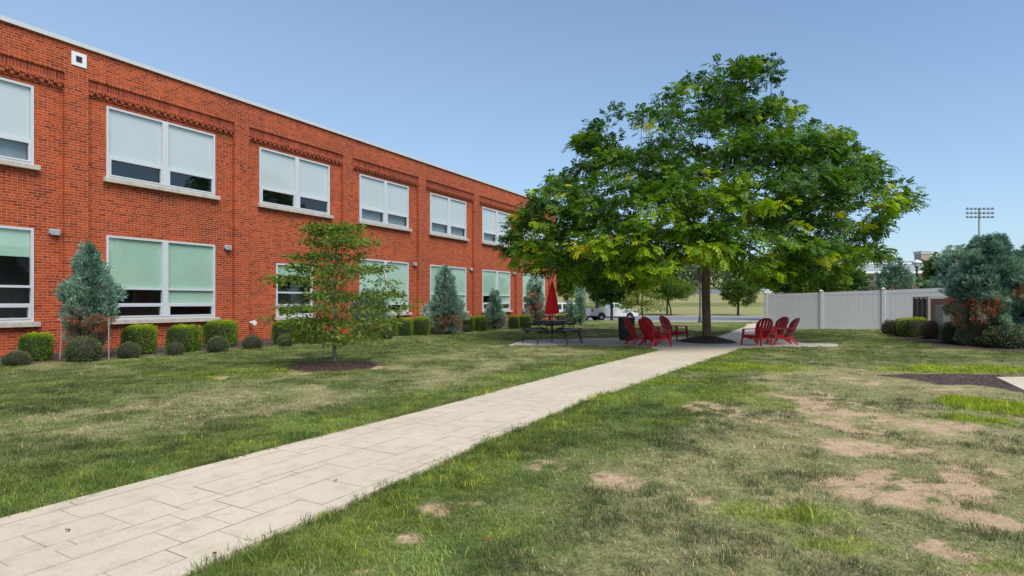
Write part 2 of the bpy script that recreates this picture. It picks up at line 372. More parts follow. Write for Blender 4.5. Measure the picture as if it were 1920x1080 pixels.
# ------------------------------------------------------------------ lawn colour field: dry / lime / soil / dark (0..1)
def blob(X, Y, c, rx, ry, sharp=1.0, k=0):
    cx, cy, _ = at(*c); z = cy
    sx = rx * z / F; sy = max(ry * z * z / (F * 1.4), sx * .35)
    wx = (fbm(X, Y, .8, k) - .5) * 1.5; wy = (fbm(X, Y, .8, k + 2) - .5) * 1.5
    d = np.hypot((X - cx) / sx + wx, (Y - cy) / sy + wy)
    return np.clip((1.15 - d) * 1.8 * sharp, 0, 1)
def lawn(X, Y):
    n1 = fbm(X, Y, 2.6, 0); n2 = fbm(X, Y, .7, 1); n3 = fbm(X, Y, .22, 2); n4 = fbm(X, Y, 5.5, 4)
    # distance either side of the path
    dl = X * 0
    pd = pdist(X, Y)
    dry = sm(.50, .72, n1 * .55 + n2 * .45) * .75
    lime = sm(.60, .75, n4 * .5 + fbm(X, Y, 1.2, 6) * .5) * .35
    soil = X * 0.0
    right = sm(-.2, .4, pd - pathR_p(X, Y)); left = sm(-.2, .4, pathL_p(X, Y) - pd)
    eR = (1 - sm(.15, .85, pd - pathR_p(X, Y) + (n2 - .5) * .9)) * right
    eL = (1 - sm(.4, 1.3, pathL_p(X, Y) - pd + (n2 - .5) * 1.0)) * left
    # left lawn: dry middle band
    band = left * sm(.9, 1.8, pathL_p(X, Y) - pd + (n1 - .5)) * (1 - sm(3.2, 5.2, pathL_p(X, Y) - pd + (n1 - .5) * 2)) * (1 - sm(16, 24, Y))
    dry = np.maximum(dry * .8, band * (.08 + .75 * sm(.40, .66, n2 * .6 + n1 * .4)))
    base_right = right * (1 - sm(11, 15, Y)) * sm(.9, 1.9, pd - pathR_p(X, Y) + (n1 - .5) * 1.2)
    dry = np.maximum(dry, base_right * (.55 + .45 * sm(.42, .60, n2 * .6 + n1 * .4)))
    for i, (c, rx, ry, s) in enumerate([((1330, 765), 60, 14, .9), ((1560, 756), 90, 20, 1.1), ((1540, 797), 95, 11, 1), ((1680, 800), 130, 14, .9), ((1700, 855), 110, 26, 1.2),
                                        ((1750, 905), 150, 30, 1.1), ((1650, 920), 95, 26, 1.2), ((1850, 960), 130, 30, .8), ((1040, 870), 60, 14, .6), ((1280, 912), 70, 12, .6), ((1140, 900), 60, 14, .6),
                                        ((735, 1005), 55, 18, .9), ((860, 950), 70, 18, .6), ((1810, 1030), 90, 22, .7), ((650, 1062), 60, 14, .8), ((1560, 1068), 60, 12, .4), ((1910, 880), 60, 16, .9),
                                        ((1300, 945), 50, 12, .6), ((560, 695), 30, 6, .8), ((707, 690), 14, 4, .9), ((425, 707), 18, 5, .7), ((1686, 652), 26, 3, .6), ((1555, 1010), 50, 10, .3), ((990, 1000), 60, 14, .6)]):
        soil = np.maximum(soil, min(1, s * 1.15) * blob(X, Y, c, rx * 1.15, ry * 1.25, 1.0, i % 5) * sm(.455, .515, fbm(X, Y, .13, 2, 3) * .4 + fbm(X, Y, .40, 6, 5) * .6))
    soil = np.maximum(soil, base_right * .8 * sm(.62, .72, n2 * .65 + n3 * .35))
    for i, (c, rx, ry, s) in enumerate([((1440, 690), 90, 13, .7), ((1250, 715), 80, 11, .5), ((1800, 693), 190, 5, 1), ((1880, 765), 105, 26, 1.1), ((1810, 785), 70, 10, .8), ((1440, 960), 150, 30, .5), ((1560, 1020), 90, 20, .5),
                                        ((1120, 745), 70, 16, .5), ((1860, 1060), 70, 18, .5), ((430, 700), 170, 12, .3), ((1250, 790), 60, 8, .4), ((1330, 690), 80, 8, .6), ((950, 1000), 50, 12, .3), ((1420, 725), 60, 6, .4)]):
        lime = np.maximum(lime, s * blob(X, Y, c, rx, ry, .8, i % 4))
    lime = np.maximum(lime, np.maximum(eR * .38, eL * .22) * (.4 + .9 * n2))
    dry = dry * (1 - .92 * np.maximum(eR, eL)) * (1 - .6 * lime)
    dark = sm(.47, .58, fbm(X, Y, .42, 7, 5)) * (.6 + .4 * base_right)
    lime = lime * (1 - soil)
    far = sm(60, 85, Y)
    dry = dry * (1 - far) + far * (.75 + .35 * (fbm(X * .15, Y, 9, 3) - .5)) - .6 * far * sm(104, 108, Y) * (1 - sm(120, 124, Y)) 
    return np.clip(dry, 0, 1), np.clip(lime, 0, 1), np.clip(soil, 0, 1), np.clip(dark, 0, 1)
def _edge(pts):
    a = np.array([[p[1], pdist(p[0], p[1])] for p in pts]); i = np.argsort(a[:, 0]); a = a[i]
    return a
_pl = _edge(path_L); _pr = _edge(path_R)
def pathL_p(X, Y): return np.interp(Y, _pl[:, 0], _pl[:, 1])
def pathR_p(X, Y): return np.interp(Y, _pr[:, 0], _pr[:, 1])

# ------------------------------------------------------------------ ground sheet
def axis(parts):
    o = []
    for a, b, s in parts: o += list(np.arange(a, b, s))
    return np.array(o + [parts[-1][1]])
gx = axis([(-900, -100, 50), (-100, -30, 5), (-30, -14, .4), (-14, 21, .07), (21, 34, .4), (34, 100, 4), (100, 900, 50)])
gy = axis([(-60, -5, 5), (-5, 1.5, .5), (1.5, 12, .06), (12, 30, .12), (30, 46, .5), (46, 130, 2), (130, 400, 15), (400, 1500, 100)])
GX, GY = np.meshgrid(gx, gy, indexing='ij')
GZ = g(GX, GY)
near = (GX > -14) & (GX < 21) & (GY < 30) & (GY > 1)
pav = np.zeros(GX.shape, bool)
for pl in paved: pav |= inpoly(GX, GY, pl)
GZ = GZ - .05 * pav + np.where(near, (fbm(GX, GY, .9, 5) - .5) * .05 + (fbm(GX, GY, .2, 1) - .5) * .02, 0) * (~pav)
dry, lime, soil, dark = lawn(GX, GY)
mul = bedL(GX, GY) | inpoly(GX, GY, bedR_poly) | inpoly(GX + .15 * (fbm(GX, GY, .4, 1) - .5), GY + .15 * (fbm(GX, GY, .4, 2) - .5), mulch_patch)
mul |= (np.hypot(GX - dogB.x, GY - dogB.y) < .92 + .25 * (fbm(GX, GY, .5, 3) - .5))
ci = np.arange(len(gx) * len(gy)).reshape(len(gx), len(gy))
fq = np.stack([ci[:-1, :-1], ci[1:, :-1], ci[1:, 1:], ci[:-1, 1:]], -1).reshape(-1, 4)

gm, N, L, B = new_mat("lawn"); nt = gm.node_tree
pos = geo_pos(nt)
nf = noise(nt, 22, 6, .7, pos); nm = noise(nt, 5, 5, .65, pos); nb = noise(nt, .9, 4, .6, pos)
green = ramp(nt, [(.25, (.065, .080, .030)), (.5, (.16, .19, .060)), (.75, (.30, .32, .13))], nf.outputs[0])
gvar = ramp(nt, [(.3, (.8, .85, .8)), (.7, (1.2, 1.15, 1.05))], nb.outputs[0])
c = mixc(nt, 1, green.outputs[0], gvar.outputs[0], 'MULTIPLY')
c = mixc(nt, math_(nt, 'MULTIPLY', attr(nt, "dark"), .5), c, (.05, .08, .028))
dryc = ramp(nt, [(.25, (.22, .185, .085)), (.7, (.62, .53, .26))], nf.outputs[0])
c = mixc(nt, math_(nt, 'MULTIPLY', attr(nt, "dry"), .75), c, dryc.outputs[0])
limec = ramp(nt, [(.25, (.12, .20, .008)), (.7, (.36, .46, .02))], nf.outputs[0])
c = mixc(nt, math_(nt, 'MULTIPLY', attr(nt, "lime"), .8), c, limec.outputs[0])
nf2 = noise(nt, 9, 7, .75, pos)
soilc = ramp(nt, [(.2, (.26, .17, .095)), (.45, (.54, .37, .225)), (.8, (.76, .57, .385))], nf2.outputs[0])
sf = math_(nt, 'MULTIPLY_ADD', attr(nt, "soil"), 2.6); sf_ = sf.node; sf_.inputs[2].default_value = -1.3
sf = math_(nt, 'ADD', sf, noise(nt, 14, 6, .75, pos).outputs[0], True)
c = mixc(nt, sf, c, soilc.outputs[0])
chips = N.new("ShaderNodeTexVoronoi"); chips.inputs["Scale"].default_value = 45; L.new(pos, chips.inputs["Vector"])
mulc = ramp(nt, [(0, (.035, .022, .020)), (.5, (.095, .062, .054)), (.8, (.20, .145, .125)), (1, (.38, .29, .25))], chips.outputs["Color"])
c = mixc(nt, attr(nt, "mulch"), c, mulc.outputs[0])
L.new(c, B.inputs["Base Color"]); B.inputs["Roughness"].default_value = 1; B.inputs["Specular IOR Level"].default_value = .1
hh = math_(nt, 'ADD', math_(nt, 'MULTIPLY', nf.outputs[0], 1.0), math_(nt, 'MULTIPLY', chips.outputs["Distance"], attr(nt, "mulch")))
bumpn(nt, hh, .8, .03, B)
lawn_o = mesh_np("ground", np.stack([GX, GY, GZ], -1).reshape(-1, 3), fq, gm, smooth=True,
                 col=dict(dry=dry.ravel(), lime=lime.ravel(), soil=soil.ravel(), dark=dark.ravel(), mulch=mul.ravel().astype(float)))
tag(lawn_o, "broad patchy lawn with dry grass, bare soil and mulch beds", "lawn", kind="structure")

# concrete sheets
def concrete(name, base, label, joints=False):
    m, N, L, B = new_mat(name); nt = m.node_tree; pos = geo_pos(nt)
    n1 = noise(nt, .7, 4, .6, pos); n2 = noise(nt, 60, 4, .7, pos); n3 = noise(nt, 6, 5, .65, pos)
    c = mixc(nt, 1, ramp(nt, [(.3, tuple(x * .90 for x in base)), (.7, tuple(x * 1.06 for x in base))], n1.outputs[0]).outputs[0],
             ramp(nt, [(.3, (.90, .89, .88)), (.7, (1.06, 1.06, 1.05))], n2.outputs[0]).outputs[0], 'MULTIPLY')
    c = mixc(nt, 1, c, ramp(nt, [(.32, (.86, .84, .80)), (.5, (1, 1, 1))], n3.outputs[0]).outputs[0], 'MULTIPLY')
    L.new(c, B.inputs["Base Color"]); B.inputs["Roughness"].default_value = .8
    bumpn(nt, math_(nt, 'ADD', n2.outputs[0], math_(nt, 'MULTIPLY', n3.outputs[0], 2.0)), .35, .004, B)
    return m
M['conc'] = concrete("stamped_concrete", (.69, .58, .425), "")
M['conc_patio'] = concrete("patio_concrete", (.60, .53, .46), "")
M['joint'] = simple("joint", (.50, .415, .30), .9, var=.3, sc=10)
def sheet(name, poly, mat, lift, skirt=.09):
    bm = bmesh.new(); vs = [bm.verts.new((p[0], p[1], 0)) for p in poly]
    f = bm.faces.new(vs); bmesh.ops.triangulate(bm, faces=[f])
    for _ in range(2):
        es = [e for e in bm.edges if e.calc_length() > .8]
        if es: bmesh.ops.subdivide_edges(bm, edges=es, cuts=2); bmesh.ops.triangulate(bm, faces=bm.faces[:])
    for v in bm.verts: v.co.z = float(g(v.co.x, v.co.y)) + lift
    be = [e for e in bm.edges if e.is_boundary]
    r = bmesh.ops.extrude_edge_only(bm, edges=be)
    for v in r['geom']:
        if isinstance(v, bmesh.types.BMVert): v.co.z -= skirt
    bmesh.ops.recalc_face_normals(bm, faces=bm.faces)
    me = bpy.data.meshes.new(name); bm.to_mesh(me); bm.free(); me.materials.append(mat)
    o = bpy.data.objects.new(name, me); COL.objects.link(o); return o
path = sheet("path", path_poly, M['conc'], .012); tag(path, "pale stamped concrete walkway crossing the lawn", "path", kind="structure")
path.data.materials.append(M['joint'])
patio = sheet("patio_slab", patio_poly, M['conc_patio'], .008); tag(patio, "grey concrete patio slab under the tree and chairs", "patio", kind="structure")
tag(sheet("back_path", back_poly, M['conc'], .004), "concrete walk leading from patio to the road", "path", kind="structure")
tag(sheet("slab_corner", slab_poly, M['conc'], .012), "corner of a pale concrete walk beside the mulch patch", "path", kind="structure")
# stamped joints: random ashlar, in path coordinates (s along facade direction, p distance from the facade)
def joints():
    md = .10; S0, S1 = 3.5, 27; P0, P1 = 13.0, 20.0
    ns, npp = int((S1 - S0) / md), int((P1 - P0) / md)
    occ = np.zeros((ns, npp), bool); sizes = [(4, 3), (3, 3), (5, 3), (3, 2), (4, 4), (6, 3), (3, 4), (2, 3), (5, 4)]
    V = []; Q = []
    r = random.Random(5)
    def seg(s0, p0, s1, p1):
        n = max(1, int(max(abs(s1 - s0), abs(p1 - p0)) / .16)); w = r.choice([.0016, .0022, .0030])
        for i in range(n):
            if r.random() < .10: continue
            a0 = i / n; a1 = (i + 1) / n; b = []
            ok = True
            for (aa, sgn) in ((a0, -1), (a1, -1), (a1, 1), (a0, 1)):
                s = s0 + (s1 - s0) * aa; p = p0 + (p1 - p0) * aa
                if abs(s1 - s0) > abs(p1 - p0): p += sgn * w
                else: s += sgn * w
                X = -FA + s * ST + p * CT; Y = s * CT - p * ST
                b.append((X, Y))
            xs = np.array([q[0] for q in b]); ys = np.array([q[1] for q in b])
            if not inpoly(xs, ys, path_poly).all(): continue
            k = len(V)
            for (X, Y) in b: V.append((X, Y, float(g(X, Y)) + .0165))
            Q.append((k, k + 1, k + 2, k + 3))
    for i in range(ns):
        for j in range(npp):
            if occ[i, j]: continue
            r.shuffle(sizes)
            for (a, b) in sizes + [(2, 2), (3, 1), (1, 3), (2, 1), (1, 2), (1, 1)]:
                if i + a <= ns and j + b <= npp and not occ[i:i + a, j:j + b].any():
                    occ[i:i + a, j:j + b] = True
                    s0 = S0 + i * md; p0 = P0 + j * md
                    seg(s0, p0, s0 + a * md, p0); seg(s0, p0, s0, p0 + b * md)
                    break
    return np.array(V), np.array(Q)
jv, jq = joints()
jo = mesh_np("path_joint_lines", jv, jq, M['joint']); tag(jo, "dark stamped joint lines pressed in the walkway", "path joints", kind="structure")

# road and its kerb
rd = MB()
for (y0, y1, zz, mi) in ((57, 76, .0, 0), (56.7, 57, .10, 1), (76, 76.3, .10, 1)):
    xs = np.linspace(-60, 70, 27)
    for a, b in zip(xs[:-1], xs[1:]):
        if mi == 0: rd.add([(a, y0, -.62), (b, y0, -.62), (b, y1, -.60), (a, y1, -.60)], [(0, 1, 2, 3)], 0)
        else: rd.box(a, b - .01, y0, y1, -.8, -.52, 1)
tag(rd.build("road", [M['asphalt'], M['stone']]), "grey asphalt road beyond the lawn", "road", kind="structure")

# ------------------------------------------------------------------ foliage builders
def rhombi(Pb, D, W, Ln, Wd):
    """leaf quads: base Pb, unit direction D, unit side W, length Ln, width Wd"""
    Ln = np.asarray(Ln)[:, None]; Wd = np.asarray(Wd)[:, None]
    a = Pb; b = Pb + D * Ln * .5 + W * Wd * .5; c = Pb + D * Ln; d = Pb + D * Ln * .5 - W * Wd * .5
    V = np.stack([a, b, c, d], 1).reshape(-1, 3); n = len(Pb)
    return V, np.arange(4 * n).reshape(n, 4)
def unit(a): return a / (np.linalg.norm(a, axis=-1, keepdims=True) + 1e-9)
def rdir(n): return unit(rng.normal(size=(n, 3)))
def fronds(Pb, D, Ln, tint, pairs=6, ll=.07, lw=.028, droop=.45):
    """pinnate leaves"""
    n = len(Pb); up = np.tile([0, 0, 1.0], (n, 1)) + .35 * rng.normal(size=(n, 3))
    S = unit(np.cross(D, up)); Vs = []; T = []
    PB = []; DD = []; WW = []; LL = []; LW = []
    for k in range(pairs):
        t = (k + .7) / pairs
        c = Pb + D * (Ln * t)[:, None]; c = c - np.array([0, 0, 1.0]) * (Ln * droop * t * t)[:, None]
        tang = unit(D - np.array([0, 0, 1.0]) * 2 * droop * t)
        for sg in (-1, 1):
            d = unit(S * sg + tang * .55 + rng.normal(size=(n, 3)) * .18 - np.array([0, 0, .25]))
            nn = unit(np.cross(tang, S))
            w = unit(np.cross(d, nn))
            PB.append(c); DD.append(d); WW.append(w); sc = (1.1 - .6 * abs(t - .45)) * rng.uniform(.8, 1.2, n)
            LL.append(ll * sc); LW.append(lw * sc); T.append(tint)
    V, Q = rhombi(np.concatenate(PB), np.concatenate(DD), np.concatenate(WW), np.concatenate(LL), np.concatenate(LW))
    return V, Q, np.concatenate(T)
def broad(Pb, D, tint, size, wid=.55):
    n = len(Pb); W = unit(np.cross(D, rdir(n)))
    L_ = size * rng.uniform(.7, 1.25, n)
    V, Q = rhombi(Pb, D, W, L_, L_ * wid); return V, Q, tint

def skeleton(base, trunk, tips, w=.35, seg=.5, wander=.06):
    """grow a branch skeleton from the trunk polyline to every tip"""
    nodes = [np.array(p, float) for p in trunk]; par = [-1] + list(range(len(trunk) - 1)); ln = [0.0]
    for i in range(1, len(nodes)): ln.append(ln[-1] * .3 + .3 * np.linalg.norm(nodes[i] - nodes[i - 1]))
    low = len(trunk) - 1
    NA = np.zeros((len(tips) * 14 + 50, 3)); LA = np.zeros(len(NA)); n = len(nodes)
    NA[:n] = nodes; LA[:n] = ln; LA[:max(low - 1, 0)] = 99
    order = np.argsort(np.linalg.norm(tips - nodes[-1], axis=1) + .3 * rng.random(len(tips)))
    tipn = []
    for ti in order:
        t = tips[ti]; d = np.linalg.norm(NA[:n] - t, axis=1)
        pen = np.clip(NA[:n, 2] - t[2], 0, None) * .25
        j = int(np.argmin(d + w * LA[:n] + pen)); a = NA[j].copy(); dist = d[j]
        k = max(1, int(dist / seg)); k = min(k, 12)
        prev = j
        for i in range(1, k + 1):
            f = i / k; p = a * (1 - f) + t * f
            p = p + np.array([0, 0, .10 * dist * math.sin(PI * f)]) + (rng.normal(size=3) * wander * dist * (1 if i < k else 0) * .5)
            NA[n] = p; LA[n] = LA[prev] + dist / k; par.append(prev); prev = n; n += 1
        tipn.append(prev)
    return NA[:n], np.array(par), np.array(tipn), np.array(order)
def branch_mesh(name, NA, par, R, mat, parent, rmin=.006, e=2.1, rmax_branch=.6, flare=1.25, low=2, sides=6):
    n = len(NA); kids = [[] for _ in range(n)]
    for i in range(1, n): kids[par[i]].append(i)
    w = np.zeros(n)
    for i in range(n - 1, -1, -1):
        w[i] = sum(w[k] for k in kids[i]) if kids[i] else 1.0
    r = np.maximum(rmin, R * (w / w[0]) ** (1 / e))
    mb = MB(); start = [(0, None)]
    while start:
        i, pr = start.pop(); chain = [] if pr is None else [pr]; cur = i
        while True:
            chain.append(cur); ks = kids[cur]
            if not ks: break
            ks = sorted(ks, key=lambda k: -w[k])
            for k in ks[1:]: start.append((k, cur))
            cur = ks[0]
        rr = [r[c] for c in chain]
        if pr is not None: rr[0] = min(rr[0], rr[1] * 1.15)
        else:
            rr[0] *= flare
        if pr is None: NS = 14
        else: NS = sides if rr[1] > .03 else 4
        if len(chain) > 1: mb.tube([NA[c] for c in chain], rr, NS, cap=False)
    return mb.build(name, mat, parent)

def make_tree(name, label, cat, base, tips, trunk, R, leaf, bark_m, kind, nf, tintf, group=None, **kw):
    """tips / trunk are relative to the tree's foot"""
    root = empty(name, base, 0, label, cat, group)
    NA, par, tipn, order = skeleton(None, trunk, tips, kw.get('w', .35), kw.get('seg', .5), kw.get('wander', .06))
    branch_mesh("trunk", NA, par, R, bark_m, root, rmin=kw.get('rmin', .009))
    tp = NA[tipn]; pp = NA[par[tipn]]; d = unit(tp - pp)
    n = len(tp) * nf; idx = np.repeat(np.arange(len(tp)), nf)
    spread = kw.get('spread', .35); flat = kw.get('flat', .35)
    off = rdir(n) * (rng.random((n, 1)) ** .5) * spread; off[:, 2] *= flat
    Pb = tp[idx] + off - d[idx] * spread * .3
    D = unit(off * 1.2 / spread + d[idx] * .6 + rng.normal(size=(n, 3)) * .3 + np.array([0, 0, kw.get('lift', 0)]))
    tt = np.clip(tintf(tp)[idx] + rng.normal(size=n) * kw.get('tv', .12), 0, 1)
    if kind == 'frond': V, Q, T = fronds(Pb, D, kw.get('fl', .3) * rng.uniform(.7, 1.25, n), tt, kw.get('pairs', 6), kw.get('ll', .07), kw.get('lw', .028), kw.get('droop', .45))
    else: V, Q, T = broad(Pb, D, tt, kw.get('size', .1), kw.get('wid', .55))
    mesh_np("crown", V, Q, leaf, root, tint=T)
    return root
def ell_tips(n, c, r, shell=.45, low=-.75):
    d = rdir(n * 2); d = d[d[:, 2] > low][:n]; q = rng.random((len(d), 1)) ** shell
    lump = 1 + .28 * (vnoise(d[:, 0] * 3 + 9, d[:, 1] * 3 + d[:, 2] * 2.3, 1.0, int(rng.integers(8))) - .5)[:, None] * 2
    return np.array(c) + d * q * np.array(r) * lump

# ------------------------------------------------------------------ brick school building
bld = empty("brick_building", (-FA, 0, 0), PI / 2 - TH, "long two storey red brick building with pale coping and paired windows", "building")
BAY = 4.93; S_END = 48.1; ZB, ZT = -.4, 8.30; RD = .13
def win0(k): return 13.62 + BAY * k
bays = list(range(-2, 7))
wins = []      # (s0, s1, z0, z1, floor, k)
for k in bays:
    a = win0(k) - .03
    wins.append((a, a + 3.25, 4.86, 6.90, 'up', k))
    if k == 2: wins.append((a + .70, a + 2.38, .80, 2.78, 'mid', k))
    else: wins.append((a, a + 3.25, .84, 3.24, 'low', k))
scuts = {2.0, S_END}; zcuts = {ZB, ZT, 7.02, 7.10, 7.17, 7.24, 7.46}
for k in bays:
    pl = win0(k) - 1.08; scuts |= {pl, pl + .56}
scuts |= {win0(7) - 1.08}
for w_ in wins: scuts |= {w_[0], w_[1]}; zcuts |= {w_[2], w_[3]}
scuts = sorted(s for s in scuts if 2.0 <= s <= S_END); zcuts = sorted(zcuts)
def panel(s):
    for k in bays:
        a = win0(k) - .52; b = win0(k + 1) - 1.08
        if a < s < b: return True
    return False
def wdepth(s, z):
    for w_ in wins:
        if w_[0] < s < w_[1] and w_[2] < z < w_[3]: return None
    if panel(s):
        if z < 7.02: return RD
        if z < 7.10: return .09
        if z < 7.17: return .05
        if z < 7.24: return .03
        if z < 7.46: return .05
    return 0.0
OP = .26
def wall_grid():
    V = []; Q = []; U = []
    def quad(a, b, c, d, ua, ub, uc, ud):
        k = len(V); V.extend([a, b, c, d]); Q.append((k, k + 1, k + 2, k + 3)); U.extend([ua, ub, uc, ud])
    nS, nZ = len(scuts) - 1, len(zcuts) - 1
    D = [[wdepth((scuts[i] + scuts[i + 1]) / 2, (zcuts[j] + zcuts[j + 1]) / 2) for j in range(nZ)] for i in range(nS)]
    dd = lambda x: OP if x is None else x
    for i in range(nS):
        for j in range(nZ):
            s0, s1, z0, z1 = scuts[i], scuts[i + 1], zcuts[j], zcuts[j + 1]; y = D[i][j]
            if y is not None: quad((s0, y, z0), (s1, y, z0), (s1, y, z1), (s0, y, z1), (s0, z0), (s1, z0), (s1, z1), (s0, z1))
            if i + 1 < nS and dd(D[i + 1][j]) != dd(y):
                y1 = dd(D[i + 1][j]); y0 = dd(y)
                quad((s1, y0, z0), (s1, y1, z0), (s1, y1, z1), (s1, y0, z1), (s1 + y0, z0), (s1 + y1, z0), (s1 + y1, z1), (s1 + y0, z1))
            if j + 1 < nZ and dd(D[i][j + 1]) != dd(y):
                y1 = dd(D[i][j + 1]); y0 = dd(y)
                quad((s0, y0, z1), (s1, y0, z1), (s1, y1, z1), (s0, y1, z1), (s0, z1 + y0), (s1, z1 + y0), (s1, z1 + y1), (s0, z1 + y1))
    Wd = 16
    quad((S_END, 0, ZB), (S_END, Wd, ZB), (S_END, Wd, ZT), (S_END, 0, ZT), (0, ZB), (Wd, ZB), (Wd, ZT), (0, ZT))
    quad((2, 0, ZB), (2, Wd, ZB), (2, Wd, ZT), (2, 0, ZT), (0, ZB), (Wd, ZB), (Wd, ZT), (0, ZT))
    quad((2, Wd, ZB), (S_END, Wd, ZB), (S_END, Wd, ZT), (2, Wd, ZT), (2, ZB), (S_END, ZB), (S_END, ZT), (2, ZT))
    return np.array(V), np.array(Q), np.array(U)
v_, q_, u_ = wall_grid()
mesh_np("wall", v_, q_, M['brick'], bld, uv=u_)
mb = MB(); mb.box(2, S_END, .02, 16, 8.16, 8.18); mb.build("roof", M['roof_dark'], bld)
mb = MB(); mb.box(1.95, S_END + .05, -.06, .34, ZT, ZT + .07); mb.box(1.95, S_END + .05, -.075, -.045, ZT - .05, ZT + .06)
mb.build("coping", M['coping'], bld)
# corbel band: soldier course + dentils under it, darker bricks
V = []; Q = []; U = []
def bandquad(x0, x1, y, z0, z1, uo=0):
    k = len(V); V.extend([(x0, y, z0), (x1, y, z0), (x1, y, z1), (x0, y, z1)]); Q.append((k, k + 1, k + 2, k + 3))
    U.extend([(x0, z0), (x1, z0), (x1, z1), (x0, z1)])
for k in range(-1, 7):
    a = max(win0(k) - .52, 2.1); b = min(win0(k + 1) - 1.08, S_END - .5)
    if a > b: continue
    bandquad(a, b, .047, 7.243, 7.457)
    x = a + .02
    while x < b - .1:
        for (z0, z1, y) in ((7.05, 7.115, .03), (7.12, 7.185, .005)):
            xx = x + (.1 if z0 > 7.1 else 0)
            for (p, q) in (((xx, y), (xx + .1, y)), ((xx, y), (xx, y + .05))):
                k2 = len(V); V.extend([(p[0], p[1], z0), (q[0], q[1], z0), (q[0], q[1], z1), (p[0], p[1], z1)]); Q.append((k2, k2 + 1, k2 + 2, k2 + 3))
                U.extend([(p[0], .02), (p[0] + .05, .02), (p[0] + .05, .05), (p[0], .05)])
            k2 = len(V); V.extend([(xx, y, z0), (xx + .1, y, z0), (xx + .1, y + .05, z0), (xx, y + .05, z0)]); Q.append((k2, k2 + 1, k2 + 2, k2 + 3)); U.extend([(0, .02)] * 4)
        x += .2
mesh_np("corbel_band", np.array(V), np.array(Q), M['brick_dark'], bld, uv=np.array(U))

def make_window(s0, s1, z0, z1, floor, k):
    y0 = .10
    fr = MB(); T = .06; dpt = .09
    def bar(a, b, c, d, yy=0.0, dd=dpt): fr.box(a, b, y0 + yy, y0 + yy + dd, c, d)
    bar(s0, s0 + T, z0, z1); bar(s1 - T, s1, z0, z1); bar(s0 + T, s1 - T, z1 - T, z1); bar(s0 + T, s1 - T, z0, z0 + T)
    mid = (s0 + s1) / 2; panes = []
    halves = [(s0 + T, mid - .085), (mid + .085, s1 - T)]
    if floor == 'mid': halves = [(s0 + T, s1 - T - .0)]
    else: bar(mid - .085, mid + .085, z0 + T, z1 - T, -.02, dpt + .02)
    hop = z0 + (.61 if floor == 'up' else .44)
    bars = [hop]
    if floor in ('low', 'mid'): bars.append(z0 + .90)
    for (a, b) in halves:
        for zb in bars: bar(a, b, zb - .03, zb + .03)
        # opening hopper sash
        i = .035
        fr.box(a + .005, a + i + .02, y0 - .015, y0 + .05, z0 + T + .005, hop - .035); fr.box(b - i - .02, b - .005, y0 - .015, y0 + .05, z0 + T + .005, hop - .035)
        fr.box(a + i + .02, b - i - .02, y0 - .015, y0 + .05, z0 + T + .005, z0 + T + i + .01); fr.box(a + i + .02, b - i - .02, y0 - .015, y0 + .05, hop - .035 - i, hop - .035)
    w = fr.build("window", M['alu'], bld)
    gl = MB()
    for hi, (a, b) in enumerate(halves):
        gl.add([(a, y0 + .055, z0 + T), (b, y0 + .055, z0 + T), (b, y0 + .055, z1 - T), (a, y0 + .055, z1 - T)], [(0, 1, 2, 3)])
        # blind
        zb = hop + .03
        if floor == 'low':
            zb = z0 + .93
            if k == 1 and hi == 1: zb = z0 + .47
            if k == 0: zb = z1 - .72
            if k >= 3: zb = z0 + (.47 if hi else .93) if k != 4 else z0 + .47
        if floor == 'mid': zb = z1 - .42
        bl = MB(); n = 14
        if floor == 'up' and k >= 1: zb2 = z0 + T + (.0 if k in (3, 4, 2) else .2) 
        bl.box(a + .004, b - .004, y0 + .075, y0 + .08, zb, z1 - T); bl.box(a + .004, b - .004, y0 + .07, y0 + .085, zb - .02, zb)
        bl.build("blind", M['blind'] if floor == 'up' else M['blind_low'], w)
        if floor == 'up' and k in (3, 4, 5, 0):      # thin inner screen behind the hopper pane
            sc_ = MB(); sc_.box(a + .02, b - .02, y0 + .2, y0 + .205, z0 + T, hop); sc_.build("screen", M['screen'], w)
    gl.build("pane", M['glass'] if floor == 'up' else M['glass_low'], w)
    ins = MB(); ins.add([(s0 - .3, .9, z0 - .3), (s1 + .3, .9, z0 - .3), (s1 + .3, .9, z1 + .3), (s0 - .3, .9, z1 + .3)], [(0, 1, 2, 3)])
    for (a, b) in ((s0 - .3, s0 - .3), (s1 + .3, s1 + .3)): ins.add([(a, OP, z0 - .3), (a, .9, z0 - .3), (a, .9, z1 + .3), (a, OP, z1 + .3)], [(0, 1, 2, 3)])
    ins.add([(s0 - .3, OP, z0 - .3), (s1 + .3, OP, z0 - .3), (s1 + .3, .9, z0 - .3), (s0 - .3, .9, z0 - .3)], [(0, 1, 2, 3)])
    ins.add([(s0 - .3, OP, z1 + .3), (s1 + .3, OP, z1 + .3), (s1 + .3, .9, z1 + .3), (s0 - .3, .9, z1 + .3)], [(0, 1, 2, 3)])
    ins.build("interior", M['inside'], w)
    sl_ = MB(); sl_.box(s0 - .10, s1 + .10, -.035, y0 - .002, z0 - .13, z0 - .003); sl_.build("sill", M['stone'], w, bevel=.008, seg=1)
M['screen'] = simple("screen", (.26, .30, .31), .9, var=.15, sc=3)
for w_ in wins: make_window(*w_)
